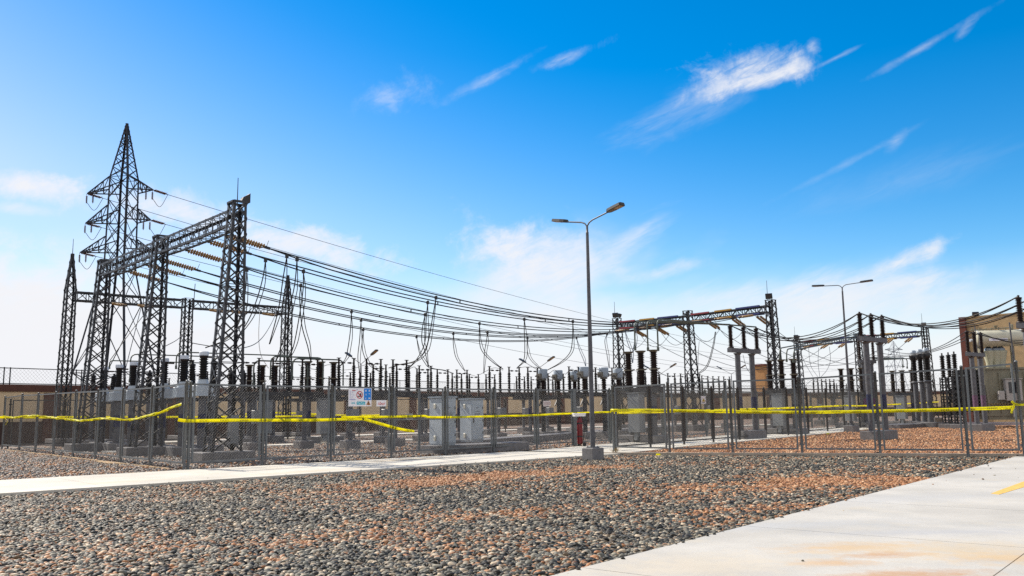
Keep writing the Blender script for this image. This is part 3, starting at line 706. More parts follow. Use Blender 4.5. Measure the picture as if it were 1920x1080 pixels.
# white notice with red hand lettering
a, X, h = sign_basis(706, 749.5, 724, 761.5, MF[0][0], nM, 0.05); a.z -= 0.01
sr = sign_root('notice', 'small white notice with red handwriting beside the large safety board', a, X, h, 'sign'); o_ = V(sr.location)
mb = MB(); plate(mb, a, X, h, nM, 0, 0.03, 1, 1, 0, 0.006); mb.build('board', SIGNW, sr, o_)
mb = MB()
sq = [(0.15, 0.55), (0.2, 0.42), (0.26, 0.66), (0.34, 0.40), (0.42, 0.36), (0.46, 0.6), (0.38, 0.68), (0.52, 0.5), (0.58, 0.64), (0.64, 0.46), (0.70, 0.62), (0.76, 0.48), (0.84, 0.52), (0.9, 0.44)]
mb.poly([a+X*u+Z3*(h*v)+nM*0.008 for u, v in sq], 0.008, 4); mb.poly([a+X*u+Z3*(h*v)+nM*0.008 for u, v in ((0.16, 0.7), (0.5, 0.74), (0.86, 0.66))], 0.006, 4)
mb.build('handwriting', mat('red_ink', (0.75, 0.06, 0.03), 0.6), sr, o_)
# grey gate plate
a, X, h = sign_basis(762, 775.5, 773.5, 787, MF[0][0], nM, 0.05)
sr = sign_root('gate_plate', 'small grey lettered plate hanging on the double gate', a, X, h, 'sign'); o_ = V(sr.location)
mb = MB(); plate(mb, a, X, h, nM, 0, 0, 1, 1, 0, 0.006); mb.build('board', mat('plate_grey', (0.28, 0.28, 0.27), 0.6), sr, o_)
text_obj('Danger', 0.055, face_matrix(a+X*0.5+Z3*(h*0.3)+nM*0.008, X, nM), INK, sr)
mb = MB()
for i in range(4): plate(mb, a, X, h, nM, 0.15+i*0.19, 0.72, 0.29+i*0.19, 0.84, 0.007, 0.009)
mb.build('text_line', INK, sr, o_)
# pinkish notice further along
a, X, h = sign_basis(1018.5, 751.5, 1032.5, 762, MF[0][0], nM, -0.05)
sr = sign_root('notice', 'pale pinkish notice sheet on the fence near the fire extinguisher', a, X, h, 'sign'); o_ = V(sr.location)
mb = MB(); plate(mb, a, X, h, nM, 0, 0, 1, 1, 0, 0.006); mb.build('board', mat('sheet_pink', (0.68, 0.60, 0.60), 0.6), sr, o_)
mb = MB()
for i in range(3): plate(mb, a, X, h, nM, 0.12, 0.25+i*0.2, 0.86, 0.31+i*0.2, 0.007, 0.009)
mb.build('text_line', mat('faded_ink', (0.45, 0.30, 0.30), 0.6), sr, o_)
# electric warning sign on inner fence
a, X, h = sign_basis(1314, 742.5, 1323, 757.5, a0, nT, 0.05)
sr = sign_root('warning_sign', 'upright white warning sign with yellow triangle on the darker inner fence', a, X, h, 'sign'); o_ = V(sr.location)
mb = MB(); plate(mb, a, X, h, nT, 0, 0, 1, 1, 0, 0.006); mb.build('board', SIGNW, sr, o_)
mb = MB(); T = lambda u, v, d: a+X*u+Z3*(h*v)+nT*d
mb.add([T(0.5, 0.3, 0.007), T(0.15, 0.7, 0.007), T(0.85, 0.7, 0.007), T(0.5, 0.3, 0.01), T(0.15, 0.7, 0.01), T(0.85, 0.7, 0.01)], [(0, 1, 2), (5, 4, 3), (0, 3, 4, 1), (1, 4, 5, 2), (2, 5, 3, 0)])
mb.build('warning_triangle', mat('sign_yellow', (0.62, 0.45, 0.02), 0.5), sr, o_)
mb = MB(); mb.bar(T(0.55, 0.42, 0.012), T(0.47, 0.66, 0.012), 0.03, 0.004, nT); plate(mb, a, X, h, nT, 0.2, 0.8, 0.8, 0.86, 0.007, 0.009); mb.build('bolt_mark', INK, sr, o_)
# ------------------------------------------------------------------ lattice structures
def column(mb, P, ud, vd, z0, z1, base, top, nb, lw, bw, even=1.0):
    """four-legged lattice column; base/top = (u0, u1, v0, v1) extents"""
    def cor(t):
        e = [b_+(t_-b_)*t for b_, t_ in zip(base, top)]; z = z0+(z1-z0)*t
        return [P+ud*e[i]+vd*e[j]+Z3*z for i, j in ((0, 2), (1, 2), (1, 3), (0, 3))]
    b0, b1 = cor(0), cor(1)
    sg = [(1, 1), (-1, 1), (-1, -1), (1, -1)]
    for k in range(4): mb.angle(b0[k], b1[k], lw, lw*0.14, ud*sg[k][0], vd*sg[k][1])
    ts = [0.0]
    hs = [1+(even-1)*(i/max(1, nb-1)) for i in range(nb)]; tot = sum(hs)
    for h_ in hs: ts.append(ts[-1]+h_/tot)
    for i in range(nb):
        a, b_ = cor(ts[i]), cor(ts[i+1])
        for k in range(4):
            k2 = (k+1) % 4; n = (a[k2]-a[k]).cross(b_[k]-a[k]).normalized()
            mb.bar(a[k], b_[k2], bw, 0.012, n); mb.bar(a[k2]+n*0.014, b_[k]+n*0.014, bw, 0.012, n)
        if i % 4 == 0 or i == nb-1:
            c = b_ if i == nb-1 else a
            for k in range(4): mb.bar(c[k], c[(k+1) % 4], bw, bw*0.4)
def truss(mb, A, B, side, hw, hh, n, cw, bw, taper=0.0):
    """box girder from A to B (centre line)"""
    d = (B-A).normalized(); up = Z3
    def cor(t):
        k = 1-taper*abs(2*t-1)**3; c = A+(B-A)*t
        return [c+side*hw-up*hh*k, c-side*hw-up*hh*k, c-side*hw+up*hh, c+side*hw+up*hh]
    N = n
    for i in range(N):
        a, b_ = cor(i/N), cor((i+1)/N)
        for k, (x_, y_) in enumerate(((-side, up), (side, up), (side, -up), (-side, -up))): mb.angle(a[k], b_[k], cw, cw*0.14, x_, y_)
        for k in range(4):
            k2 = (k+1) % 4; nrm = d.cross(a[k2]-a[k]).normalized()
            p, q = (a[k], b_[k2]) if i % 2 else (a[k2], b_[k])
            mb.bar(p, q, bw, 0.012, nrm)
            mb.bar(a[k], a[k2], bw, 0.014, nrm)
def plinth(parent, off, P, ud, size, h, name='footing', zb=-0.15, material=None):
    mb = MB(); mb.bevbox(P+Z3*((h+zb)/2), (size[0], size[1], h-zb), ud, 0.015); return mb.build(name, material or CONC, parent, off)
def floodlight(parent, off, P, d, w=0.34):
    d = V((d.x, d.y, -0.45)).normalized(); X = Z3.cross(d).normalized(); up = d.cross(X)
    mb = MB(); c = P+Z3*0.24
    mb.box(c, (w, 0.16, w*0.8), X, None, up) ; mb.bar(P, c, 0.05); mb.box(c-d*0.12, (w*0.6, 0.1, w*0.5), X, None, up)
    f = mb.build('floodlight', BLACKM, parent, off)
    m2 = MB(); m2.box(c+d*0.082, (w*0.88, 0.012, w*0.68), X, None, up); m2.build('glass', PANE, f, off)

# tall gantry next to the corner of the compound ---------------------
G1 = V((-9.18, 28.6, 0)); zt1 = zat(G1, 382)
ga = empty('gantry', G1, 0, 'tallest steel lattice gantry of three columns nearest the corner of the fence', 'gantry'); o_ = V(G1)
for k, s in enumerate((0, 7.0, 14.0)):
    P = G1+V3*s
    mb = MB(); zt = zt1 if k == 0 else zt1-0.05
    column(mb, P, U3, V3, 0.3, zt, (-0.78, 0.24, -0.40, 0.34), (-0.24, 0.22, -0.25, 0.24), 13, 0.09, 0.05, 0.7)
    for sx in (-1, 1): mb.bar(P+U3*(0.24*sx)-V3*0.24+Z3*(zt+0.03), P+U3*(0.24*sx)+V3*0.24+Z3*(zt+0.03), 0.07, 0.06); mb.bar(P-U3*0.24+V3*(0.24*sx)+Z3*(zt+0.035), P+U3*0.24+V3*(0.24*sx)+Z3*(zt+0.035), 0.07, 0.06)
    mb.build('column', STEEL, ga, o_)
    plinth(ga, o_, P+U3*-0.25, U3, (1.75, 1.1), 0.3)
    if k == 0:
        m2 = MB(); m2.tube(P+U3*0.08+V3*0.2+Z3*zt, P+U3*0.08+V3*0.2+Z3*(zt+0.95), 0.018, 0.012); m2.build('lightning_rod', STEELD, ga, o_)
        m2 = MB()
        pts = [(-0.02, 0.03), (0.30, 0.03), (0.30, 0.36), (0.22, 0.30), (0.06, 0.20)]
        base = P+U3*0.06-V3*0.1+Z3*zt
        vs = [base+U3*a+V3*w_+Z3*(b_+0.02) for w_ in (-0.1, 0.1) for a, b_ in pts]
        m2.add(vs, [(0, 1, 2, 3, 4), (9, 8, 7, 6, 5)]+[(i, i+5, (i+1) % 5+5, (i+1) % 5) for i in range(5)]); m2.build('floodlight', BLACKM, ga, o_)
    for s2 in (0,):
        if k < 2:
            m2 = MB(); truss(m2, P+V3*0.2+Z3*(zt1-0.52), P+V3*6.8+Z3*(zt1-0.52), U3, 0.26, 0.30, 11, 0.085, 0.042, 0.15); m2.build('beam', STEEL, ga, o_)
zb1 = zt1-0.76
# control box on the near column
mb = MB(); P = G1+U3*-0.05-V3*0.33
mb.bevbox(P+Z3*1.0, (0.28, 0.22, 0.9), U3, 0.02); mb.build('control_box', CABD, ga, o_)

# rear gantry with pointed end columns
G2 = V((-24.3, 47.5, 0)); L2 = 13.0
gb = empty('gantry', G2, 0, 'rear steel lattice gantry with two pointed end columns behind the tall gantry', 'gantry'); o_ = V(G2)
zpk = zat(G2, 476); zbm = zat(G2, 545)
for k, s in enumerate((0, L2/2, L2)):
    P = G2+U3*s; mb = MB()
    bs = (-0.30, 0.30, -0.25, 0.95) if k == 0 else (-0.3, 0.3, -0.3, 0.45)
    tp = (-0.26, 0.26, -0.26, 0.28)
    zc = zbm+0.05
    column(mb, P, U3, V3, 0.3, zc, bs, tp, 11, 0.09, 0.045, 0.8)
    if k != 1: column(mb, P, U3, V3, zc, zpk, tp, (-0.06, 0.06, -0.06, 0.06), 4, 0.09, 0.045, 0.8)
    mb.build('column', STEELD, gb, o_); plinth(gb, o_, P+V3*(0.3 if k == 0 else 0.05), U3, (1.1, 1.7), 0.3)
    if k < 2:
        m2 = MB(); truss(m2, P+U3*0.3+Z3*(zbm-0.3), P+U3*(L2/2-0.3)+Z3*(zbm-0.3), V3, 0.26, 0.27, 10, 0.085, 0.045); m2.build('beam', STEELD, gb, o_)
    if k == 0:
        m2 = MB(); m2.tube(P+Z3*zpk, P+Z3*(zpk+0.85), 0.02, 0.012); m2.build('lightning_rod', STEELD, gb, o_)

# painted gantries further along
def painted_gantry(P0, step, tops, label, sc=1.0, panels=()):
    root = empty('gantry', P0, 0, label, 'gantry'); o_ = V(P0); zs = []
    for k in range(3):
        P = P0+V3*(step*k); zt = zat(P, tops[k]); zs.append(zt)
    zt = sum(zs)/3
    for k in range(3):
        P = P0+V3*(step*k); mb = MB(); z_ = zs[k]+0.12
        column(mb, P, U3, V3, 0.3, z_, (-0.26, 0.80, -0.32, 0.32), (-0.24, 0.24, -0.26, 0.26), 11, 0.10, 0.05, 0.7)
        mb.build('column', STEELD, root, o_); plinth(root, o_, P+U3*0.25, U3, (1.7, 1.1), 0.3)
        if k != 1:
            floodlight(root, o_, P-U3*0.15+Z3*z_, V((-0.5, -1, 0)), 0.42)
            m2 = MB(); m2.tube(P+V3*0.2+Z3*z_, P+V3*0.2+Z3*(z_+1.3), 0.02, 0.012); m2.build('lightning_rod', STEELD, root, o_)
        if k == 2: floodlight(root, o_, P+U3*0.3+Z3*z_, V((0.8, -0.6, 0)), 0.36)
        if k < 2:
            A = P+V3*0.3+Z3*(zs[k]-0.45); B = P+V3*(step-0.3)+Z3*(zs[k+1]-0.45); m2 = MB()
            truss(m2, A, B, U3, 0.26, 0.24, 12, 0.10, 0.05); bm_ = m2.build('beam', STEELD, root, o_)
            # phase colours painted on the chords, from the far column to the near one
            for nm, M_, f0, f1 in (('red_chord', REDPAINT, 0.97, 0.72), ('yellow_chord', YELPAINT, 0.64, 0.42), ('blue_chord', BLUPAINT, 0.36, 0.06)):
                m3 = MB()
                for sd in (-1, 1):
                    for hz in (-0.24, 0.24):
                        a = A+(B-A)*f1+U3*(0.268*sd)+Z3*hz*1.03; b_ = A+(B-A)*f0+U3*(0.268*sd)+Z3*hz*1.03
                        m3.bar(a, b_, 0.10, 0.10)
                m3.build(nm, M_, bm_, o_)
    return zs
G3 = V((16.7, 56.0, 0)); S3 = 6.6
zs3 = painted_gantry(G3, S3, (566, 586, 600), 'lattice gantry with red yellow blue painted beams, the larger of two painted ones')
G4 = V((37.9, 80.0, 0)); S4 = 6.5
zs4 = painted_gantry(G4, S4, (616, 627, 638), 'smaller distant lattice gantry with red yellow blue painted beams beyond the tape fence')
m2 = MB()

# transmission tower -------------------------------------------------
def pylon(P, D_, apex_py, label, levels, arms, th, name='transmission_tower', lw=0.20, bw=0.11, kf=1.0, da=0.0, mt=None):
    mt = mt or TOWER
    """levels: (row, half width in metres); arms: (row, tip row, left, right)"""
    root = empty(name, P, 0, label, 'transmission tower'); o_ = V(P)
    a1 = V((cos(th), sin(th), 0)); b1 = V((-sin(th), cos(th), 0))
    zl = [(zat(P, r), w) for r, w in levels]
    mb = MB()
    for i in range(len(zl)-1):
        (z0, w0), (z1, w1) = zl[i], zl[i+1]
        nb = max(2, int(round((z1-z0)/(1.15*(w0+w1)*kf)))) if w1 > 0.1 else 8
        column(mb, P, a1, b1, z0, z1, (-w0, w0, -w0, w0), (-w1, w1, -w1, w1), nb, lw, bw, max(0.3, (w1+0.3)/(w0+0.3)))
    mb.build('body', mt, root, o_)
    tips = []
    def hw(z):
        for i in range(len(zl)-1):
            if zl[i][0] <= z <= zl[i+1][0]:
                t = (z-zl[i][0])/(zl[i+1][0]-zl[i][0]); return zl[i][1]+(zl[i+1][1]-zl[i][1])*t
        return zl[-1][1]
    ad = V((cos(da), sin(da), 0))
    for (rt, rb, l, r) in arms:
        zt_, zb_ = zat(P, rt), zat(P, rb)
        for sgn, ln in ((-1, l), (1, r)):
            m3 = MB(); tip = P+ad*(sgn*ln)+Z3*zb_; w = hw(zb_); wt = hw(zt_)
            cs = sorted([(a1*sx+b1*sy) for sx in (-1, 1) for sy in (-1, 1)], key=lambda q: -sgn*q.dot(ad))[:3]
            lo = [P+c*w+Z3*zb_ for c in cs]; up = [P+c*wt+Z3*zt_ for c in cs]
            lo = [lo[0], lo[1]] if abs(cs[0].dot(ad)-cs[1].dot(ad)) < 0.9 else lo; up = up[:len(lo)]
            for q in lo: m3.bar(q, tip, bw*1.1)
            for q in up: m3.bar(q, tip, bw*1.0)
            for t in (0.25, 0.5, 0.75):
                for q, u_ in zip(lo, up):
                    m3.bar(q+(tip-q)*t, u_+(tip-u_)*t, bw*0.6); m3.bar(q+(tip-q)*t, u_+(tip-u_)*(t-0.25), bw*0.6)
                m3.bar(lo[0]+(tip-lo[0])*t, lo[1]+(tip-lo[1])*(t-0.25), bw*0.6)
            m3.build('crossarm', mt, root, o_); tips.append(tip)
    return root, tips
TP = at(222, 760, 100.0); TP = V((TP.x-0.6, 100.0, 0))
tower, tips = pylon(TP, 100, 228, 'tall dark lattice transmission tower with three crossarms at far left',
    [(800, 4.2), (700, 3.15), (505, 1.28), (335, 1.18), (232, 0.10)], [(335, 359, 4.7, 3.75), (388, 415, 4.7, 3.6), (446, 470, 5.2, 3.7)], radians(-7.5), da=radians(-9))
EP = at(1682, 740, 430.0); EP = V((EP.x, EP.y, 0))
pylon(EP, 430, 640, 'tiny hazy lattice pylon on the horizon beyond the painted gantry', [(752, 4.6), (700, 2.7), (655, 1.6), (640, 0.2)], [(652, 656, 4.5, 4.5), (668, 672, 5, 5), (684, 688, 5, 5)], radians(20), lw=0.22, bw=0.12, kf=1.5, da=radians(0), mt=mat('haze_grey_steel', (0.22, 0.24, 0.28), 0.8))  # pale grey steel colour stands in for distance haze on this pylon

# ------------------------------------------------------------------ insulator strings, conductors
def string_mesh(mb, A, d, L, r=0.078, n=13, sep=0.26, double=True):
    side = d.cross(Z3).normalized()
    for sg in ((-1, 1) if double else (0,)):
        p = A+d*0.16+side*(sep/2*sg)
        mb.lathe(p, sheds(r, L, n, 0.32), 10, d)
def tension_string(A, B, L, label, group, material=AMBER, double=True, r=0.078, n=13, name='insulator_string'):
    d = (B-A).normalized(); root = empty(name, A, 0, label, 'insulator', group); o_ = V(A)
    mb = MB(); string_mesh(mb, A, d, L, r, n, 0.26, double); mb.build('discs', material, root, o_)
    side = d.cross(Z3).normalized(); m2 = MB()
    for e in (A+d*0.12,): m2.bar(e-side*0.19, e+side*0.19, 0.05, 0.03)
    m2.bar(A, A+d*0.14, 0.03); m3 = MB(); m3.bar(A+d*(L+0.2)-side*0.19, A+d*(L+0.2)+side*0.19, 0.05, 0.03); m2, m3 = m3, m2; m3.build('yoke', STEELD, root, o_); m2.bar(A+d*(L+0.2), A+d*(L+0.45), 0.05, 0.08); m2.tube(A+d*(L+0.3)+Z3*0.02, A+d*(L+0.42)+Z3*0.3-side*0.05, 0.01)
    m2.build('yoke', STEELD, root, o_)
    return A+d*(L+0.45)
s1 = [1.6, 3.1, 5.2, 7.9, 9.5, 11.7]
s3 = [1.2, 3.1, 5.2, 7.8, 9.7, 11.8]
CONDS = []
PHN = ['first', 'second', 'third', 'fourth', 'fifth', 'sixth']
def para(A, B, sag, t): return A+(B-A)*t-Z3*(4*sag*t*(1-t))
for i in range(6):
    A = G1+V3*s1[i]+U3*0.28+Z3*zb1; B = G3+V3*s3[i]-U3*0.3+Z3*(zs3[0 if i < 3 else 1]-0.78)
    sag = (1.5, 1.4, 1.55, 1.55, 1.55, 1.65)[i]
    ta = para(A, B, sag, 0.05)
    a_end = tension_string(A, ta, 1.35, f'{PHN[i]} double ochre insulator of the tall gantry, counting away from the camera', 'ochre insulator strings on the tall gantry')
    tb = para(A, B, sag, 0.95)
    b_end = tension_string(B, tb, 1.35, f'{PHN[i]} ochre insulator on the cable side of the larger painted gantry, from front', 'ochre insulator strings on the painted gantry')
    CONDS.append((a_end, b_end, sag*0.92))
    root = empty('power_cable', a_end, 0, f'twin black overhead conductor from the tall gantry, {PHN[i]} away from camera', 'cable', 'overhead conductors'); o_ = V(a_end)
    sep = 0.13 if i < 3 else 0.07
    for j in (0, 1):
        mb = MB(); up_ = Z3*(sep/2*(1 if j else -1)); k_ = lambda t: min(1, min(t, 1-t)*14)
        sd = (b_end-a_end).cross(Z3).normalized()*(0.03*(1 if j else -1))
        mb.poly([para(a_end, b_end, sag*0.92, t/40)+(up_+sd)*k_(t/40) for t in range(41)], 0.026, 6); mb.build('strand', CABLE, root, o_)
    m2 = MB()
    for t in (0.28, 0.5, 0.74):
        c = para(a_end, b_end, sag*0.92, t); m2.bar(c-Z3*(sep/2+0.02), c+Z3*(sep/2+0.02), 0.05)
    m2.build('spacer', BLACKM, root, o_)
# outgoing side of the painted gantry
for i in range(6):
    A = G3+V3*s3[i]+U3*0.3+Z3*(zs3[0 if i < 3 else 1]-0.78); B = G4+V3*(s3[i]*0.98)-U3*0.3+Z3*(zs4[0 if i < 3 else 1]-0.8)
    e = tension_string(A, para(A, B, 2.4, 0.05), 1.35, f'{PHN[i]} ochre insulator on the rear side of the larger painted gantry, from front', 'ochre insulator strings on the painted gantry')
    e2 = tension_string(B, para(A, B, 2.4, 0.95), 1.3, f'{PHN[i]} ochre insulator on the smaller distant painted gantry, from front', 'ochre insulator strings on the distant gantry')
    mb = MB()
    mb.poly([para(e, e2, 2.3, t/30) for t in range(31)], 0.02, 5); single(mb, 'power_cable', CABLE, f'thin black conductor between the two painted gantries, {PHN[i]} from their near columns', 'cable', 'overhead conductors', V(e))
    # jumper loop under the beam
    q0 = CONDS[i][1]; mb = MB(); mid = (q0+e)/2
    mb.poly(crom([q0, q0*0.75+e*0.25-Z3*0.75, mid-Z3*1.05, q0*0.25+e*0.75-Z3*0.75, e], 6), 0.016, 5)
    single(mb, 'jumper_cable', CABLE, f'looped jumper cable under the larger painted gantry, {PHN[i]} from its near column', 'cable', 'jumper loops', V(q0))
# strings on the rear gantry
for i, s in enumerate((2.2, 3.6, 7.8, 9.2, 11.2)):
    A = G2+U3*s-V3*0.3+Z3*(zbm-0.58)
    tension_string(A, A-V3*2+U3*0.2-Z3*0.35, 1.2, f'{PHN[i]} short ochre insulator under the rear gantry beam, from its tallest column', 'insulators under the rear gantry', name='insulator_string')
# tower insulators and line wires
nm = ['upper', 'middle', 'lower']
TW = []
for k, tip in enumerate(tips):
    lv = nm[k//2]; sd = 'outer' if k % 2 == 0 else 'inner'
    where = 'far-side arm' if k % 2 == 0 else 'arm facing the gantry'
    tgt = V((EP.x, EP.y, 0))+V((0, 0, 26-4*(k//2))); d = (tgt-tip).normalized(); d = V((d.x, d.y, d.z-0.10)).normalized()
    e = tension_string(tip, tip+d, 1.5, f'brown tension string at the tip of the tower {lv} crossarm, {where}', 'insulators on the tower', mat('tower_porcelain', (0.07, 0.022, 0.02), 0.4), True, 0.13, 9)
    for j in (0, 1):
        q = tip+V((-0.15-0.75*j if k % 2 else -0.15+0.75*j, 0.2, -0.1)); mb = MB(); mb.lathe(q-Z3*0.95, sheds(0.13, 0.8, 6, 0.4), 8); mb.bar(q-Z3*0.15, q+Z3*0.1, 0.04); mb.bar(q-Z3*0.95, q-Z3*1.05, 0.06)
        single(mb, 'insulator_string', MATS['tower_porcelain'], f'short hanging brown insulator on the tower {lv} crossarm, {where}, {ORD[j]} from tip', 'insulator', 'insulators on the tower', V(q))
    mb = MB(); q = tip-Z3*1.1; mb.poly(crom([q, (q+e)/2-Z3*1.2, e], 8), 0.03, 5)
    single(mb, 'jumper_cable', CABLE, f'drooping jumper below the tower {lv} crossarm, {where}', 'cable', 'tower jumpers', V(q))
    B = V((EP.x, EP.y, 0))+V((7 if k % 2 else -7, 0, 26-4.3*(k//2))); mb = MB(); sag = 8.5 if k % 2 else 9.5
    mb.poly([para(e, B, sag, (t/60)**1.6) for t in range(61)], 0.032, 5)
    single(mb, 'power_cable', CABLE, f'thin sagging line wire leaving the tower {lv} crossarm, {where}', 'cable', 'tower line wires', V(e))

def t_at(c, px):
    A, B, sag = c; lo, hi = 0.0, 1.0
    for _ in range(40):
        mid = (lo+hi)/2
        if pj(para(A, B, sag, mid))[0] < px: lo = mid
        else: hi = mid
    return (lo+hi)/2
def dropper(ci, px, path, D1, label, twin=True):
    """cable hanging from conductor ci; path in photo pixels, ending at distance D1"""
    c = CONDS[ci]; top = para(*c, t_at(c, px)); D0 = top.y; n = len(path)
    pts = [top-Z3*0.08]+[at(x, y, D0+(D1-D0)*((k+1)/n)) for k, (x, y) in enumerate(path)]
    root = empty('dropper_cable', top, 0, label, 'cable', 'dropper cables'); o_ = V(top)
    mb = MB(); cv = crom(pts, 7); mb.poly(cv, 0.022, 6)
    if twin:
        nn = len(cv); mb.poly([p+V((0.13, 0.05, 0))*min(1, 3*min(i/nn, 1-i/nn)) for i, p in enumerate(cv)], 0.018, 5)
    mb.build('strand', CABLE, root, o_); m2 = MB(); m2.bevbox(top-Z3*0.06, (0.12, 0.10, 0.16), U3, 0.02); m2.build('clamp', BLACKM, root, o_)
DR = [(0, 538, [(531, 520), (522, 580), (505, 645)], 36, 'long dropper passing in front of the pointed rear column'),
 (0, 557, [(553, 530), (545, 570), (530, 640), (516, 679)], 39, 'dropper just beyond the pointed rear column, hanging from the lowest near conductor'),
 (0, 817.5, [(812, 590), (803, 640), (795, 662), (775, 678), (745, 684), (729, 690)], 44.5, 'dropper curling sideways onto the middle disconnector row'),
 (1, 498, [(493, 520), (482, 560), (466, 600), (440, 640)], 34, 'dropper nearest the tall gantry column'),
 (1, 569, [(568, 545), (560, 600), (550, 650), (537, 682)], 39, 'dropper falling to the first tall switch terminals'),
 (1, 802, [(799, 600), (797, 640), (785, 668), (767, 690)], 44, 'dropper crossing behind the curling one above middle disconnector'),
 (2, 463, [(460, 545), (450, 600), (425, 635), (385, 652)], 33, 'dropper sweeping back behind the tall gantry column'),
 (2, 564, [(562, 560), (566, 610), (577, 650), (583, 680)], 39, 'dropper bending to the pipe busbar end'),
 (2, 797, [(792, 615), (791, 640), (797, 660), (803, 688)], 44, 'dropper straight above the middle disconnector end'),
 (3, 659, [(657, 620), (652, 655), (648, 672), (636, 688)], 46, 'thin dropper falling beside the distant street lamp'),
 (4, 677, [(674, 640), (671, 670), (674, 700)], 50, 'thin dropper behind the distant street lamp head'),
 (5, 681, [(679, 645), (682, 665), (693, 685), (712, 697)], 50, 'thin dropper curving away from the distant street lamp'),
 (5, 781, [(786, 660), (795, 678), (806, 690), (830, 694), (850, 700)], 50, 'dropper lying across to the second disconnector row'),
 (1, 983, [(983, 620), (984, 650), (982, 675), (969, 690)], 49, 'dropper to the tall disconnector before the pale tank heads'),
 (2, 899, [(899, 640), (905, 660), (925, 680), (943, 692)], 49, 'heavy dropper sagging to the tall single insulator'),
 (4, 850, [(850, 645), (854, 668), (864, 686), (872, 696)], 56, 'twin dropper to the second disconnector row'),
 (3, 914, [(912, 640), (908, 665), (907, 700)], 56, 'straight twin dropper over the second disconnector row'),
 (4, 989, [(988, 650), (992, 670), (1005, 685), (1020, 695)], 50, 'dropper running down towards the pale tank heads'),
 (0, 1074, [(1073, 640), (1068, 662), (1050, 680), (1026, 694)], 47, 'curving twin dropper beside the street lamp post'),
 (5, 1081, [(1086, 655), (1093, 672), (1098, 686)], 46, 'short twin dropper behind the street lamp post'),
 (3, 1138, [(1134, 640), (1138, 665), (1142, 690)], 50, 'dropper on the fence side of the painted gantry column'),
 (2, 1172, [(1176, 640), (1183, 660), (1186, 680)], 42, 'dropper onto the first tall breaker pole'),
 (1, 1192, [(1190, 640), (1186, 660)], 42, 'short dropper above the breaker poles')]
for ci, px, path, D1, lab in DR: dropper(ci, px, path, D1, lab)
def cable_px(pts, label, r=0.018, group='cables between switchgear', twin=0.0, name='power_cable', n=8, material=None):
    P = [at(x, y, D) for x, y, D in pts]; cv = crom(P, n); mb = MB(); mb.poly(cv, r, 6)
    if twin: mb.poly([p+Z3*(-twin*min(1, 4*min(i/len(cv), 1-i/len(cv))))+V((0.05, 0, 0)) for i, p in enumerate(cv)], r, 6)
    return single(mb, name, material or CABLE, label, 'cable', group, V(P[0]))
# hanging loops by the rear gantry
cable_px([(366, 532, 44), (360, 590, 44), (340, 630, 42), (305, 652, 40)], 'slack cable loop under the rear gantry between its first two columns')
cable_px([(350, 640, 36), (370, 645, 36), (420, 652, 36), (462, 651, 37), (490, 635, 40), (512, 600, 46), (520, 575, 54)], 'slack cable swinging up to the pointed rear column')
cable_px([(487, 585, 52), (485, 630, 48), (489, 665, 44), (503, 690, 40)], 'thin slack cable dropping from the rear gantry beam')
cable_px([(296, 560, 44), (262, 600, 44), (232, 640, 42), (206, 676, 41)], 'slack cable falling behind the middle tall gantry column')

# ------------------------------------------------------------------ switchgear prototypes (local x runs along U)
LX = V((1, 0, 0)); LY = V((0, 1, 0))
def post_ins(parent, x, y, z0, z1, r=0.085, n=11, material=PORC, name='insulator'):
    mb = MB(); mb.lathe(V((x, y, z0)), [(r*0.9, 0), (r*0.9, 0.05), (r*0.5, 0.06)], 10)
    mb.lathe(V((x, y, z0+0.06)), sheds(r, z1-z0-0.14, n), 10)
    mb.lathe(V((x, y, z1-0.08)), [(r*0.75, 0), (r*0.75, 0.05), (r*0.35, 0.06), (r*0.35, 0.09)], 8)
    return mb.build(name, material, parent)
def make_disconnector(band=False):
    root = empty('disconnector')
    for sx in (-1.15, 1.15):
        mb = MB(); mb.tube(V((sx, 0, 0.3)), V((sx, 0, 2.18)), 0.095, 0.095, 12); mb.box(V((sx, 0, 0.32)), (0.3, 0.3, 0.03)); mb.box(V((sx, 0, 2.17)), (0.32, 0.4, 0.03)); ps = mb.build('support_post', TUBE, root)
        if band:
            m2 = MB(); m2.lathe(V((sx, 0, 1.25)), [(0.099, 0), (0.099, 0.42)], 12); m2.build('paint_band', NAVY, ps)
        m2 = MB(); m2.bevbox(V((sx, 0, 0.08)), (0.66, 0.66, 0.46)); m2.build('footing', CONC, root)
    mb = MB()
    for sy in (-0.17, 0.17):
        mb.box(V((0, sy, 2.30)), (3.9, 0.06, 0.2))
    for x in (-1.9, -1.2, -0.4, 0.4, 1.2, 1.9): mb.box(V((x, 0, 2.28)), (0.07, 0.28, 0.14))
    mb.build('beam', STEEL, root)
    for c in (-1.38, 0, 1.38):
        for s in (-0.37, 0.37):
            post_ins(root, c+s, 0, 2.42, 3.52, 0.10, 10, PORCB)
        mb = MB()
        for sg in (-1, 1):
            mb.tube(V((c+sg*0.37, 0, 3.5)), V((c+sg*0.37, 0, 3.80)), 0.045, 0.04, 8); mb.box(V((c+sg*0.37, 0, 3.80)), (0.16, 0.1, 0.03))
            mb.bar(V((c+sg*0.37, 0, 3.60)), V((c+sg*0.05, 0, 3.60)), 0.028, 0.035); mb.tube(V((c+sg*0.22, 0, 3.60)), V((c+sg*0.08, 0, 3.60)), 0.045, 0.03, 8)
        mb.build('contact_arm', PORC, root)
    mb = MB(); mb.bevbox(V((-1.15, -0.26, 1.35)), (0.4, 0.3, 0.55), LX, 0.02); mb.bar(V((-1.15, -0.15, 1.6)), V((-1.15, -0.15, 2.2)), 0.04); mb.build('drive_box', CABD, root)
    return root
pd_ = [make_disconnector(False), make_disconnector(True)]
used = [True, True]
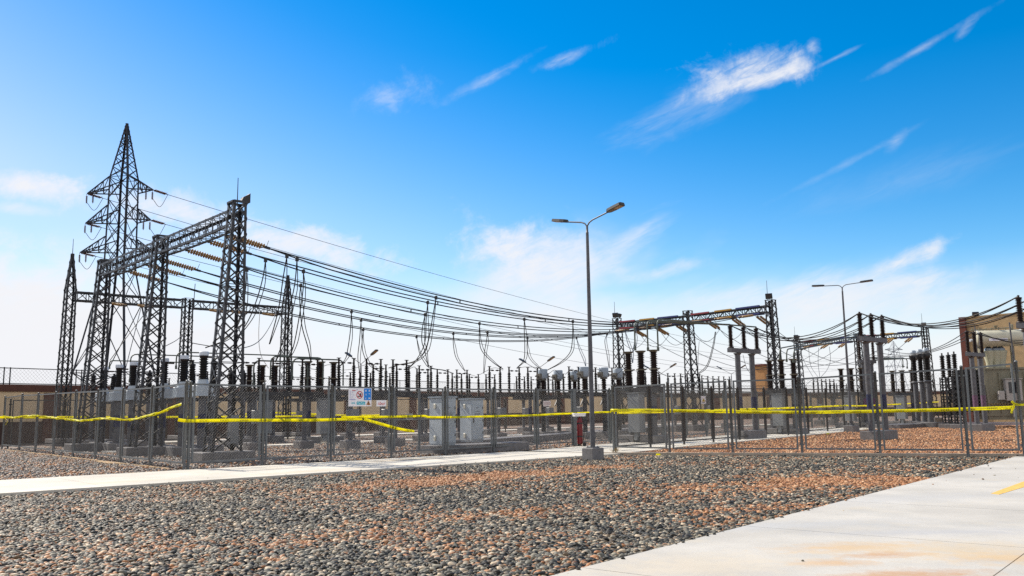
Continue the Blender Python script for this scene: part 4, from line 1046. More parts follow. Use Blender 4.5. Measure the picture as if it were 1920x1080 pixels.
DIS = [(525, 37.5, 0, 'disconnector closest to the second fence post, before the pipe busbars'), (755, 44, 0, 'disconnector behind the safety board and gate'), (889, 56, 0, 'disconnector behind the two grey cabinets'),
 (965, 47.5, 1, 'blue-banded disconnector just past the two grey cabinets'), (684, 52, 0, 'disconnector behind the distant street lamp post'), (1004, 62, 0, 'smaller disconnector behind the pale tank heads'),
 (1285, 60, 1, 'disconnector under the middle column of the painted gantry'), (1205, 56, 0, 'disconnector behind the tall breaker poles'), (1548, 76, 0, 'small distant disconnector below the smaller painted gantry'),
 (1575, 92, 1, 'tiny distant disconnector behind the second street lamp'), (420, 49, 0, 'disconnector half hidden behind the tall gantry column'), (590, 56, 1, 'disconnector behind the first breaker group'),
 (262, 55, 0, 'disconnector seen through the legs of the tall gantry'), (1050, 57, 1, 'disconnector directly behind the red extinguisher'), (1345, 66, 0, 'disconnector between the painted gantry columns'), (700, 38.5, 0, 'low disconnector on the near side behind the fence signs'),
 (830, 49, 1, 'disconnector partly covered by the left cabinet'), (1110, 49, 0, 'disconnector beneath the pale tank heads')]
for px, D, v, lab in DIS:
    P = at(px, 770, D); P.z = 0
    place(pd_[v], used[v], P, UA, 'three-pole '+lab, 'three-pole disconnectors', 'disconnector'); used[v] = False
# white capped current transformers beneath the tall gantry
def make_ct():
    root = empty('current_transformer')
    mb = MB(); mb.tube(V((0, 0, 0.3)), V((0, 0, 2.15)), 0.13, 0.13, 14); mb.box(V((0, 0, 0.32)), (0.4, 0.4, 0.03)); ps = mb.build('support_post', TUBE, root)
    m2 = MB(); m2.lathe(V((0, 0, 1.0)), [(0.134, 0), (0.134, 0.5)], 14); m2.build('paint_band', NAVY, ps)
    mb = MB(); mb.bevbox(V((0, 0, 2.34)), (0.62, 0.5, 0.36), LX, 0.03); mb.box(V((0, 0, 2.15)), (0.7, 0.56, 0.04)); mb.lathe(V((0, 0, 2.52)), [(0.24, 0), (0.17, 0.16), (0.17, 0.2)], 12); mb.build('tank', CAB, root)
    mb = MB(); mb.lathe(V((0, 0, 2.70)), sheds(0.165, 0.78, 9, 0.7), 12); mb.build('insulator', PORCB, root)
    mb = MB(); mb.lathe(V((0, 0, 3.48)), [(0.14, 0), (0.15, 0.09)], 12); mb.bar(V((0.1, 0, 3.52)), V((0.38, 0, 3.52)), 0.06); mb.build('terminal', PORC, root)
    mb = MB(); mb.lathe(V((0, 0, 3.57)), [(0.165, 0), (0.165, 0.12), (0.15, 0.14), (0.001, 0.145)], 12); mb.build('cap', WHITE, root)
    m2 = MB(); m2.bevbox(V((0, 0, 0.08)), (0.85, 0.85, 0.46)); m2.build('footing', CONC, root)
    return root
ct = make_ct()
for i, (px, D) in enumerate(((384, 31.2), (347, 33.1), (310, 34.6), (252, 36.8), (225, 38.6), (198, 40.4))):
    P = at(px-6, 790, D); P.z = 0
    place(ct, i == 0, P, UA, f'white-capped black current transformer, {ORD[i]} of six from the corner fence post', 'white-capped current transformers', 'transformer')
# plain black arresters behind them
def make_arrester():
    root = empty('surge_arrester')
    mb = MB(); mb.tube(V((0, 0, 0.3)), V((0, 0, 2.4)), 0.1, 0.1, 12); mb.build('support_post', TUBE, root)
    mb = MB(); mb.lathe(V((0, 0, 2.4)), [(0.16, 0), (0.16, 0.06), (0.1, 0.08)], 12); mb.lathe(V((0, 0, 2.48)), sheds(0.14, 0.95, 10, 0.7), 12); mb.lathe(V((0, 0, 3.43)), [(0.13, 0), (0.13, 0.06), (0.05, 0.1), (0.05, 0.2)], 10); mb.build('insulator', PORCB, root)
    m2 = MB(); m2.bevbox(V((0, 0, 0.08)), (0.7, 0.7, 0.46)); m2.build('footing', CONC, root)
    return root
ar = make_arrester()
ARR = [(398, 33.5, 'behind the white-capped transformer closest to the corner post'), (357, 35.2, 'behind the second white-capped transformer'), (277, 42, 'seen between the two tall gantry columns'), (248, 43.5, 'partly hidden by a white-capped transformer'), (171, 44, 'beside the base of the leftmost tall gantry column'), (430, 41, 'behind the lattice of the tall gantry column'), (210, 45, 'farthest back under the tall gantry'), (455, 43.5, 'just past the tall gantry column')]
for i, (px, D, w) in enumerate(ARR):
    P = at(px, 790, D); P.z = 0; place(ar, i == 0, P, UA, 'black ribbed surge arrester '+w, 'surge arresters', 'arrester')
# pale tank head transformers
def make_head():
    root = empty('current_transformer')
    mb = MB(); mb.tube(V((0, 0, 0.3)), V((0, 0, 2.25)), 0.12, 0.12, 12); mb.box(V((0, 0, 2.26)), (0.5, 0.5, 0.05)); mb.bar(V((-0.3, 0, 1.7)), V((0, 0, 2.2)), 0.06); mb.bar(V((0.3, 0, 1.7)), V((0, 0, 2.2)), 0.06); mb.build('support_post', STEEL, root)
    mb = MB(); mb.lathe(V((0, 0, 2.29)), sheds(0.15, 0.85, 9, 0.7), 12); mb.build('insulator', PORC, root)
    mb = MB(); mb.lathe(V((0, 0, 3.14)), [(0.16, 0), (0.25, 0.05), (0.26, 0.08), (0.26, 0.52), (0.24, 0.55), (0.001, 0.56)], 16); mb.build('tank_head', HEAD, root)
    mb = MB(); mb.bar(V((-0.55, 0, 3.3)), V((0.55, 0, 3.3)), 0.07); mb.box(V((-0.27, 0, 3.3)), (0.12, 0.3, 0.3)); mb.box(V((0.27, 0, 3.3)), (0.1, 0.24, 0.2)); mb.lathe(V((0, 0, 3.08)), [(0.2, 0), (0.2, 0.07)], 12); mb.build('terminal', mat('clamp_metal', (0.13, 0.12, 0.10), 0.6), root)
    m2 = MB(); m2.bevbox(V((0, 0, 0.08)), (0.8, 0.8, 0.46)); m2.build('footing', CONC, root)
    return root
hd = make_head()
for i, (px, D, w) in enumerate(((1019, 48.0, 'first of three in the rear row'), (1048, 49.5, 'second of three in the rear row'), (1079, 51.0, 'third of three in the rear row'), (1097, 46.0, 'touching the street lamp post'), (1134, 47.0, 'just beyond the street lamp post'), (1161, 48.5, 'beside the painted gantry column'))):
    P = at(px, 780, D); P.z = 0; place(hd, i == 0, P, UA, 'pale blue tank-headed current transformer '+w, 'tank-headed current transformers', 'transformer')
# live tank breakers
def make_breaker():
    root = empty('circuit_breaker')
    for k in (-1, 0, 1):
        x = k*0.74
        mb = MB(); mb.lathe(V((x, 0, 2.42)), [(0.2, 0), (0.2, 0.05), (0.15, 0.07)], 12); mb.lathe(V((x, 0, 2.49)), sheds(0.185, 0.70, 9, 0.72), 14); mb.lathe(V((x, 0, 3.25)), sheds(0.175, 0.72, 9, 0.68), 14); mb.build('insulator', PORC, root)
        m2 = MB(); m2.lathe(V((x, 0, 3.19)), [(0.22, 0), (0.22, 0.06)], 14); m2.lathe(V((x, 0, 3.97)), [(0.14, 0), (0.24, 0.07), (0.24, 0.10)], 14); m2.bar(V((x, 0.1, 3.22)), V((x, 0.4, 3.26)), 0.06, 0.05); m2.build('flange', mat('flange_metal', (0.10, 0.085, 0.06), 0.7), root)
    mb = MB(); mb.box(V((0, 0, 2.29)), (2.2, 0.4, 0.24)); mb.build('beam', STEEL, root)
    for x in (-0.66, 0.66):
        mb = MB(); mb.tube(V((x, 0, 0.3)), V((x, 0, 2.17)), 0.13, 0.13, 12); ps = mb.build('support_post', TUBE, root)
        m2 = MB(); m2.lathe(V((x, 0, 1.15)), [(0.134, 0), (0.134, 0.45)], 12); m2.build('paint_band', NAVY, ps)
        m2 = MB(); m2.bevbox(V((x, 0, 0.08)), (0.95, 0.95, 0.46)); m2.build('footing', CONC, root)
    mb = MB(); mb.bevbox(V((0, -0.42, 1.30)), (0.66, 0.44, 1.7), LX, 0.03); mb.box(V((0, -0.42, 2.17)), (0.72, 0.5, 0.04)); mb.bar(V((0, -0.42, 0.1)), V((0, -0.42, 0.5)), 0.2); mb.build('control_cabinet', mat('breaker_cabinet', (0.20, 0.215, 0.23), 0.5, 0, 0.1, 2), root)
    return root
bk = make_breaker()
BRK = [(1205, 39.5, -UA*0, -V3, 'black three-pole breaker behind the first panel of the kerb fence'), (1470, 48.5, 0, -V3, 'black three-pole breaker under the near painted gantry column'), (1601, 61, 0, -V3, 'black three-pole breaker just behind the second street lamp'), (600, 44.5, 0, U3, 'black three-pole breaker with flared tops near the pipe busbar'), (1697, 66, 0, -V3, 'small black three-pole breaker beyond the twin concrete columns'), (490, 47, 0, U3, 'black three-pole breaker behind the tall gantry column base')]
for i, (px, D, _z, dv, lab) in enumerate(BRK):
    P = at(px, 780, D); P.z = 0; place(bk, i == 0, P, atan2(dv.y, dv.x), lab, 'three-pole circuit breakers', 'breaker')
# tall portal bus supports
def bus_support(px, py_base, py_beam, py_tip, band, label, span=0.6, ins=1.1, D=None, rr=0.13):
    P = gp(px, py_base) if D is None else at(px, 780, D); P.z = 0
    root = empty('bus_support', P, 0, label, 'bus support', 'portal bus supports'); o_ = V(P); d = U3
    zb = zat(P, py_beam); zt = zat(P, py_tip)
    for s in (-span, span):
        q = P+d*s; mb = MB(); mb.tube(q+Z3*0.35, q+Z3*(zb-0.12), rr, rr, 16); mb.lathe(q+Z3*(zb-0.2), [(rr*1.15, 0), (rr*1.5, 0.07)], 14); mb.box(q+Z3*0.37, (0.45, 0.45, 0.04), d); ps = mb.build('support_column', TUBE, root, o_)
        m2 = MB(); m2.lathe(q+Z3*1.35, [(rr+0.004, 0), (rr+0.004, 0.62)], 16); m2.build('paint_band', band, ps, o_)
    mb = MB(); mb.box(P+Z3*zb, (ins*2+0.3, 0.24, 0.2), d); mb.build('beam', TUBE, root, o_)
    tops = []
    for s in (-ins, 0, ins):
        q = P+d*s+Z3*(zb+0.1); mb = MB(); h = zt-zb-0.1
        mb.lathe(q, [(0.14, 0), (0.14, 0.06), (0.08, 0.08)], 12); mb.lathe(q+Z3*0.08, sheds(0.125, h-0.2, 13, 0.62), 12); mb.lathe(q+Z3*(h-0.12), [(0.1, 0), (0.12, 0.04), (0.12, 0.07), (0.04, 0.09), (0.04, 0.16)], 10); mb.build('insulator', PORC, root, o_); tops.append(q+Z3*h)
    mb = MB(); mb.bevbox(P+Z3*0.1, (span*2+0.75, 0.75, 0.55), d, 0.02); mb.build('footing', CONC, root, o_)
    return tops
ta = bus_support(1404, 822, 658, 612, NAVY, 'twin-column bus support carrying pipe busbars inside the kerb fence')
tb_ = bus_support(1649, 823, 637, 589, NAVY, 'taller twin-column bus support closest to the kerb fence in the red gravel', 0.66, 1.06)
tc = bus_support(1634, 801, 678, 628, PURPLE, 'shorter twin-column bus support behind the taller one', 0.62, 1.0)
td_ = bus_support(1839, 799, 665, 622, PURPLE, 'purple-banded twin-column bus support before the power transformer', 0.6, 1.0, D=50)
te = bus_support(1952, 812, 614, 560, NAVY, 'twin-column bus support at the edge beside the last fence post', 0.7, 1.2, D=33)
PHASE = ['first', 'second', 'third']
for i in range(3):
    # overhead flexible connections a -> b -> edge
    mb = MB(); A, B = ta[i], tb_[i]; mb.poly([para(A, B, 0.85, t/24) for t in range(25)], 0.022, 6); mb.poly([para(A, B, 0.92, t/24)+V((0.02, 0.05, -0.05*sin(pi*t/24))) for t in range(25)], 0.02, 6)
    single(mb, 'power_cable', CABLE, f'{PHASE[i]} sagging black cable between the two twin-column bus supports', 'cable', 'cables over the red gravel', V(A))
    e = te[i]; mb = MB(); A, B = tb_[i], e; mb.poly([para(A, B, 0.75, t/30) for t in range(31)], 0.022, 6); mb.poly([para(A, B, 0.83, t/30)+V((0.02, 0.05, 0)) for t in range(31)], 0.02, 6)
    single(mb, 'power_cable', CABLE, f'{PHASE[i]} heavy black cable swinging from the taller bus support past the building', 'cable', 'cables over the red gravel', V(A))
    A = td_[i]; B = at(1660-20*i, 655+4*i, 62); mb = MB(); mb.poly([para(A, B, 0.7, t/24) for t in range(25)], 0.022, 6)
    single(mb, 'power_cable', CABLE, f'{PHASE[i]} thin black cable from the purple-banded support back towards the breaker', 'cable', 'cables over the red gravel', V(A))
    A = td_[i]; B = at(1960, 634+5*i, 52); mb = MB(); mb.poly([para(A, B, 0.3, t/16) for t in range(17)], 0.022, 6)
    single(mb, 'power_cable', CABLE, f'{PHASE[i]} thin cable crossing before the cream conservator drum', 'cable', 'cables over the red gravel', V(A))
# pipe busbars
def pipe(pts, label, r=0.036, group='pipe busbars'):
    mb = MB(); cv = [V(pts[0])]
    for i in range(1, len(pts)-1):
        a, b_, c = V(pts[i-1]), V(pts[i]), V(pts[i+1]); d1 = (a-b_).normalized(); d2 = (c-b_).normalized(); q = min(0.3, (a-b_).length*0.45, (c-b_).length*0.45)
        p0 = b_+d1*q; p1 = b_+d2*q
        cv += [p0*(1-t)**2+b_*(2*t*(1-t))+p1*t*t for t in (0, .25, .5, .75, 1)]
    cv.append(V(pts[-1])); mb.poly(cv, r, 10)
    mb.lathe(cv[0]-Z3*0.05, [(r*1.6, 0), (r*1.6, 0.16)], 10)
    return single(mb, 'busbar_pipe', PIPE, label, 'busbar', group, V(cv[0]))
for i, (bx, by, cx_, cy_) in enumerate(((1191, 655, 1192, 630), (1215, 656, 1214, 634), (1234, 656, 1235, 636))):
    D = 39.5-0.5*i; p0 = at(bx, by, D); p1 = V((p0.x, p0.y, ta[i].z+0.03))
    pipe([p0, p1, ta[i]+Z3*0.03], f'{PHASE[i]} greenish pipe busbar bent down to the breaker by the kerb fence')
for i, (bx, by) in enumerate(((1462, 676), (1475, 677), (1488, 678))):
    p0 = at(bx, by, 48.5-0.5*i); q = tc[i]+Z3*0.03; p1 = V((p0.x, p0.y, q.z))
    p1 = at(bx, 653+2*i, 48.5-0.5*i); pipe([p0, p1, q], f'{PHASE[i]} long dark pipe busbar from the gantry breaker to the shorter bus support')
for i, (bx, by) in enumerate(((1693, 688), (1701, 690), (1709, 692))):
    p0 = at(bx, by, 66-0.4*i); p1 = V((p0.x, p0.y, zat(p0, 672))); q = at(1625, 670+3*i, 64)
    pipe([p0, at(bx, 672, 66-0.4*i), q], f'{PHASE[i]} pipe busbar rising from the small breaker in the distance', 0.036)
for i, (x0, y0, x1, y1, D) in enumerate(((475, 722, 475, 676, 38.0), (507, 710, 511, 668, 38.6), (548, 710, 549, 672, 39.2))):
    p0 = at(x0, y0, D); p1 = V((p0.x, p0.y, zat(p0, y1))); q = p1-V3*1.0*0+U3*(2.6)
    pipe([p0, p1, q, V((q.x, q.y, q.z-1.2))], f'{PHASE[i]} bent pipe busbar above the disconnector near second fence post', 0.034)
for i, (x0, y0, y1, D) in enumerate(((243, 715, 664, 42), (330, 690, 660, 39), (205, 690, 676, 43))):
    p0 = at(x0, y0, D); p1 = V((p0.x, p0.y, zat(p0, y1))); q = p1+U3*5.5
    pipe([p0, p1, q], f'{PHASE[i]} thin pipe busbar crossing behind the tall gantry legs', 0.03)
# voltage transformers on posts and dark headed units at the far side
def make_vt():
    root = empty('voltage_transformer')
    mb = MB(); mb.tube(V((0, 0, 0.3)), V((0, 0, 3.0)), 0.17, 0.17, 12); mb.lathe(V((0, 0, 3.0)), [(0.26, 0), (0.3, 0.06), (0.2, 0.12)], 12); mb.build('support_post', TUBE, root)
    mb = MB(); mb.lathe(V((0, 0, 3.12)), sheds(0.21, 1.45, 13, 0.65), 12); mb.build('insulator', PORCB, root)
    mb = MB(); mb.lathe(V((0, 0, 4.57)), [(0.18, 0), (0.27, 0.12), (0.28, 0.38), (0.2, 0.46)], 14); mb.bar(V((-0.6, 0, 4.85)), V((0.6, 0, 4.85)), 0.12); mb.bar(V((0.05, -0.3, 3.2)), V((0.12, -0.3, 2.4)), 0.06); mb.build('head', BLACKM, root)
    mb = MB(); mb.lathe(V((0, 0, 5.07)), [(0.19, 0), (0.19, 0.2), (0.12, 0.24), (0.001, 0.25)], 14); mb.build('cap', HEAD, root)
    m2 = MB(); m2.bevbox(V((0, 0, 0.08)), (1.0, 1.0, 0.46)); m2.build('footing', CONC, root)
    return root
vt = make_vt()
for i, px in enumerate((1722, 1734, 1746)):
    P = at(px, 790, 62-1.2*i); P.z = 0; place(vt, i == 0, P, UA, f'{PHASE[i]} of three dark-headed voltage transformers with pale caps on grey posts', 'dark-headed voltage transformers', 'transformer')
def make_rack():
    root = empty('surge_arrester')
    mb = MB(); column(mb, V((0, 0, 0)), LX, LY, 0.2, 3.2, (-0.22, 0.22, -0.22, 0.22), (-0.2, 0.2, -0.2, 0.2), 8, 0.07, 0.04); mb.build('lattice_support', STEELD, root)
    mb = MB(); mb.lathe(V((0, 0, 3.2)), sheds(0.17, 1.35, 12, 0.62), 12); mb.lathe(V((0, 0, 4.55)), [(0.15, 0), (0.15, 0.08), (0.05, 0.1), (0.05, 0.25)], 10); mb.build('insulator', PORCB, root)
    mb = MB(); mb.lathe(V((0, -0.35, 1.6)), sheds(0.12, 0.9, 8, 0.6), 10); mb.bar(V((0, -0.35, 1.55)), V((0, 0, 1.55)), 0.05); mb.build('counter', PORCB, root)
    m2 = MB(); m2.bevbox(V((0, 0, 0.05)), (0.8, 0.8, 0.4)); m2.build('footing', CONC, root)
    return root
rk = make_rack()
for i, px in enumerate((1776, 1788, 1799)):
    P = at(px, 790, 57-0.8*i); P.z = 0; place(rk, i == 0, P, UA, f'{PHASE[i]} of three black arresters on slim lattice stands before the transformer', 'arresters on lattice stands', 'arrester')
# jumpers among the switchgear tops
JP = [[(640, 694, 50), (660, 692, 48), (690, 683, 46), (706, 688, 44)], [(729, 690, 44), (740, 687, 44), (744, 689, 44)], [(767, 692, 44), (776, 688, 44), (781, 691, 44)], [(871, 698, 56), (878, 701, 56), (900, 708, 55)], [(900, 702, 56), (925, 690, 52), (943, 694, 49)],
 [(969, 691, 49), (985, 688, 48.5), (1010, 690, 48), (1020, 700, 48)], [(1030, 700, 48), (1040, 694, 48), (1049, 702, 49)], [(1060, 702, 49), (1072, 692, 50), (1080, 700, 50.5)], [(1100, 697, 46), (1118, 692, 46.5), (1134, 699, 47)], [(1136, 699, 47), (1150, 706, 47), (1161, 699, 48)], [(1161, 699, 48), (1172, 690, 44), (1184, 694, 41)],
 [(1227, 690, 39), (1240, 700, 42), (1252, 706, 58)], [(560, 684, 39), (575, 690, 41), (600, 694, 44)], [(600, 690, 44.5), (615, 684, 44.5), (630, 687, 44.5)], [(632, 690, 44.5), (640, 700, 46), (648, 698, 50)], [(1270, 705, 60), (1300, 700, 60), (1350, 715, 62)], [(1500, 735, 70), (1525, 712, 76), (1560, 722, 78), (1600, 735, 85)], [(1490, 728, 70), (1530, 740, 76), (1590, 728, 85)]]
JW = ['beside the distant street lamp', 'on the middle disconnector, first gap', 'on the middle disconnector, second gap', 'low over the cabinets', 'rising to the tall single insulator', 'reaching the pale tank heads', 'joining the first two pale heads', 'joining the next two pale heads', 'behind the lamp post', 'sagging by the painted column', 'climbing to the breaker poles', 'falling away from the breaker poles', 'before the flared breaker', 'over the flared breaker', 'leaving the flared breaker', 'under the painted gantry beam', 'in the distant yard, upper', 'in the distant yard, lower']
for p, w in zip(JP, JW): cable_px(p, 'thin drooping jumper wire '+w, 0.014, 'jumper wires between switchgear', name='jumper_cable')
for lab, pts in (('first slack cable, nearly straight', [(1516, 652, 84), (1520, 685, 81), (1533, 706, 78)]), ('second slack cable, paired with the third', [(1535, 652, 84), (1534, 680, 81), (1537, 706, 78)]), ('third slack cable, rounding widest', [(1555, 650, 84), (1557, 675, 82), (1551, 693, 80), (1540, 706, 78)]), ('fourth slack cable, slanting from the column', [(1500, 658, 86), (1510, 682, 83), (1524, 706, 78)])):
    cable_px(pts, lab+', hanging below the smaller painted gantry', 0.02, 'slack cables under the distant gantry')
cable_px([(1311, 640, 58), (1309, 670, 58), (1309, 700, 60)], 'thin straight dropper below the painted gantry near span', 0.014)
cable_px([(1341, 622, 57), (1336, 650, 57), (1325, 685, 58), (1305, 703, 60)], 'thick curved dropper below the painted gantry near span', 0.022, twin=0.08)
cable_px([(1393, 665, 56), (1400, 690, 56), (1412, 706, 58)], 'thin slanting dropper behind the bus support', 0.014)

# ------------------------------------------------------------------ street lamps
def street_lamp(P, ztop, da, label, pl=0.55, ph=0.30, arm=1.25, sc=1.0, tilt=0.20, group='double-arm street lamps', simple=False):
    root = empty('street_lamp', P, 0, label, 'street lamp', group); o_ = V(P)
    mb = MB(); mb.bevbox(P+Z3*(ph-0.12)/2, (pl, pl*0.9, ph+0.12), U3, 0.02); mb.build('footing', CONC, root, o_)
    mb = MB(); mb.box(P+Z3*(ph+0.012), (0.28, 0.28, 0.024), U3)
    for sx in (-1, 1):
        for sy in (-1, 1): mb.tube(P+U3*(0.11*sx)+V3*(0.11*sy)+Z3*ph, P+U3*(0.11*sx)+V3*(0.11*sy)+Z3*(ph+0.06), 0.014)
    mb.lathe(P+Z3*(ph+0.02), [(0.078, 0), (0.072, 2.4), (0.047, ztop-ph-0.25), (0.047, ztop-ph-0.2), (0.036, ztop-ph-0.19), (0.036, ztop-ph)], 14); mb.build('pole', TUBE, root, o_)
    for sg in (-1, 1):
        d = da*sg; T = P+Z3*(ztop-0.05); m2 = MB()
        tip = T+d*arm+Z3*(0.22+tilt*arm)
        m2.poly([T, T+Z3*0.08+d*0.02, T+Z3*0.17+d*0.10, T+Z3*0.23+d*0.24, tip], 0.024, 8); am = m2.build('arm', TUBE, root, o_)
        e = (tip-(T+Z3*0.23+d*0.24)).normalized(); X = e; up = (Z3-X*X.dot(Z3)).normalized(); Y = up.cross(X)
        m3 = MB(); L, W = 0.66*sc, 0.27*sc; c = tip+e*(L*0.5-0.06)
        prof = [(-L/2, W*0.22), (-L/2+0.07, W*0.42), (-L*0.12, W*0.5), (L/2-0.05, W*0.5), (L/2, W*0.34)]
        out = prof+[(x, -y) for x, y in reversed(prof)]; n = len(out)
        vs = [c+X*x+Y*y-up*0.012 for x, y in out]+[c+X*x*0.97+Y*y*0.9+up*0.075 for x, y in out]
        m3.add(vs, [tuple(range(n-1, -1, -1)), tuple(range(n, 2*n))]+[(i, (i+1) % n, n+(i+1) % n, n+i) for i in range(n)]); m3.box(c-X*(L*0.22)+up*0.06, (L*0.3, W*0.5, 0.03), X, None, up)
        lm = m3.build('lamp_head', BLACKM, root, o_)
        m4 = MB(); m4.box(c+X*(L*0.20)-up*0.016, (L*0.42, W*0.72, 0.012), X, None, up); m4.build('lens', LENS, lm, o_)
        m4 = MB(); m4.box(c-X*(L*0.22)-up*0.015, (L*0.36, W*0.66, 0.008), X, None, up); m4.build('gear_cover', mat('lamp_cover', (0.16, 0.11, 0.06), 0.5), lm, o_)
L1 = gp(1112, 858)+V((0, 0.0, 0))
street_lamp(L1, zat(L1, 425), -V3, 'double-arm street lamp on a concrete block standing in the pebbles', 0.52, 0.30, 0.95, 1.0, 0.16)
L2_ = gp(1597, 809)
street_lamp(L2_, zat(L2_, 540), V((0.80, -0.60, 0)), 'double-arm street lamp behind the kerb fence in the red gravel', 0.7, 0.35, 1.1, 1.1, 0.05)
for px, D, yt, lab in ((676, 70, 684, 'distant double-arm street lamp with brown heads above the fence signs'), (1008, 76, 694, 'distant street lamp peeping over the pale tank heads'), (1375, 110, 702, 'tiny distant street lamp seen behind twin columns'), (1240, 90, 703, 'tiny distant street lamp behind the breaker poles')):
    P = at(px, 780, D); P.z = 0; street_lamp(P, zat(P, yt), V((0.75, -0.66, 0)), lab, 0.6, 0.3, 1.3, 1.25, 0.42)

# ------------------------------------------------------------------ cabinets, extinguisher
cr = MB()
cb0 = gp(832, 851)
def cabinet(px, py, label, w=0.78, d=0.72, h=1.62):
    F_ = gp(px, py, 0.25); root = empty('cabinet', F_, 0, label, 'cabinet', 'grey control cabinets'); o_ = V(F_); z0 = 0.25
    c = F_+U3*(d/2)+V3*(w/2); c.z = 0
    mb = MB(); mb.bevbox(c+Z3*(z0+0.06+h/2), (d, w, h), U3, 0.012); mb.box(c+Z3*(z0+0.03), (d-0.06, w-0.06, 0.06), U3); mb.build('body', CAB, root, o_)
    mb = MB(); mb.box(c+Z3*(z0+h+0.09), (d+0.08, w+0.08, 0.05), U3); mb.build('roof', HEAD, root, o_)
    mb = MB(); mb.box(c-V3*(w/2+0.010)+Z3*(z0+0.06+h/2), (d-0.07, 0.018, h-0.10), U3); dr = mb.build('door', CAB, root, o_)
    m2 = MB()
    for zz in (0.32, 0.80, 1.3): m2.bar(c-V3*(w/2+0.026)+U3*(d/2-0.06)+Z3*(z0+zz), c-V3*(w/2+0.026)+U3*(d/2-0.06)+Z3*(z0+zz+0.1), 0.035, 0.02)
    m2.build('hinge', STEELD, dr, o_)
    m2 = MB()
    for zz, ww in ((1.36, 0.10), (1.20, 0.18), (1.13, 0.34), (1.08, 0.30)):
        x = -ww/2
        while x < ww/2: m2.box(c-V3*(w/2+0.0205)+U3*x+Z3*(z0+zz), (0.022, 0.003, 0.022), U3); x += 0.034
    m2.build('lettering', INK, dr, o_)
    m2 = MB(); m2.bevbox(c-V3*(w/2+0.03)-U3*(d/2-0.10)+Z3*(z0+0.86), (0.05, 0.03, 0.2), U3, 0.008); m2.build('handle', BLACKM, dr, o_)
    for zz in (0.26, 1.42):
        m2 = MB(); m2.bevbox(c-U3*(d/2+0.02)+V3*0.04+Z3*(z0+zz), (0.05, 0.12, 0.17), U3, 0.012); m2.build('vent_cover', mat('vent_plastic', (0.55, 0.53, 0.45), 0.5), root, o_)
    return c
c1 = cabinet(830, 835.5, 'grey control cabinet partly behind the gate post, the closer of two', 0.82, 0.62, 1.66)
c2 = cabinet(884, 829, 'grey control cabinet beside the cable trench, the farther of two', 0.74, 0.64, 1.62)
mb = MB(); f = gp(829, 851)
q0 = gp(815, 850); q = [q0, q0+U3*4.6, q0+U3*4.6+V3*1.15, q0+V3*1.15]
mb.prism([(p.x, p.y) for p in q], -0.12, 0.248); single(mb, 'concrete_base', CONC, 'long low concrete base carrying the two grey control cabinets', 'plinth')
FE = gp(1088, 836.5); root = empty('fire_extinguisher', FE, 0, 'tall red wheeled fire extinguisher standing by the fence post', 'extinguisher'); o_ = V(FE)
hh = zat(FE, 783); r = 0.115
mb = MB(); mb.lathe(FE+Z3*0.07, [(0.001, 0), (r*0.8, 0.02), (r, 0.06), (r, hh*0.80), (r*0.8, hh*0.89), (r*0.35, hh*0.95), (r*0.3, hh)], 16); mb.build('cylinder', REDP, root, o_)
mb = MB(); mb.lathe(FE+Z3*(0.07+hh), [(r*0.4, 0), (r*0.4, 0.06), (0.02, 0.08)], 10); mb.bar(FE+Z3*(hh+0.12), FE+U3*0.16+Z3*(hh+0.02), 0.03); mb.build('valve', BLACKM, root, o_)
mb = MB(); mb.poly(crom([FE+U3*0.05+Z3*(hh+0.1), FE+U3*0.2+Z3*(hh-0.1), FE+U3*0.19-V3*0.05+Z3*0.5, FE+U3*0.15+Z3*0.12], 6), 0.016, 6); mb.build('hose', BLACKM, root, o_)
for s in (-0.3, 0.3):
    mb = MB(); w0 = FE+U3*0.10+V3*(s*0.5)+Z3*0.07; mb.tube(w0-V3*0.02, w0+V3*0.02, 0.085, 0.085, 14); mb.build('wheel', BLACKM, root, o_)
mb = MB()
for zz in (0.32, 0.78): mb.lathe(FE+Z3*(hh*zz), [(r+0.006, 0), (r+0.006, 0.05)], 14)
mb.bar(FE+U3*(r+0.01)+Z3*0.1, FE+U3*(r+0.03)+Z3*(hh*0.95), 0.03); mb.build('trolley_frame', BLACKM, root, o_)
mb = MB(); mb.add([FE-V3*0.06+U3*0.03+Z3*(hh+0.02), FE+V3*0.03+U3*0.14+Z3*(hh-0.04), FE+V3*0.03+U3*0.15+Z3*(hh-0.18), FE-V3*0.05+U3*0.05+Z3*(hh-0.11)], [(0, 1, 2, 3)]); mb.build('tag_card', SIGNW, root, o_)
mb = MB(); c = FE+Z3*(zat(FE, 776)); X = (U3*0.9-V3*0.5).normalized(); d_ = (X*0.98).normalized()
mb.bevbox(c-X*0.02, (0.50, 0.34, 0.045), X, 0.01); mb.box(c-X*0.02-Z3*0.06, (0.46, 0.3, 0.08), X); mb.bar(c-Z3*0.08, V((c.x, c.y, hh)), 0.03)
cn = mb.build('canopy', SIGNW, None, V(c)); cn.location = V(c); tag(cn, 'small white canopy above the red fire extinguisher', 'canopy')
mb = MB(); mb.bar(c+X*0.22, c+X*0.52, 0.04, 0.06); o2 = mb.build('bracket', BLACKM, cn, V(c))

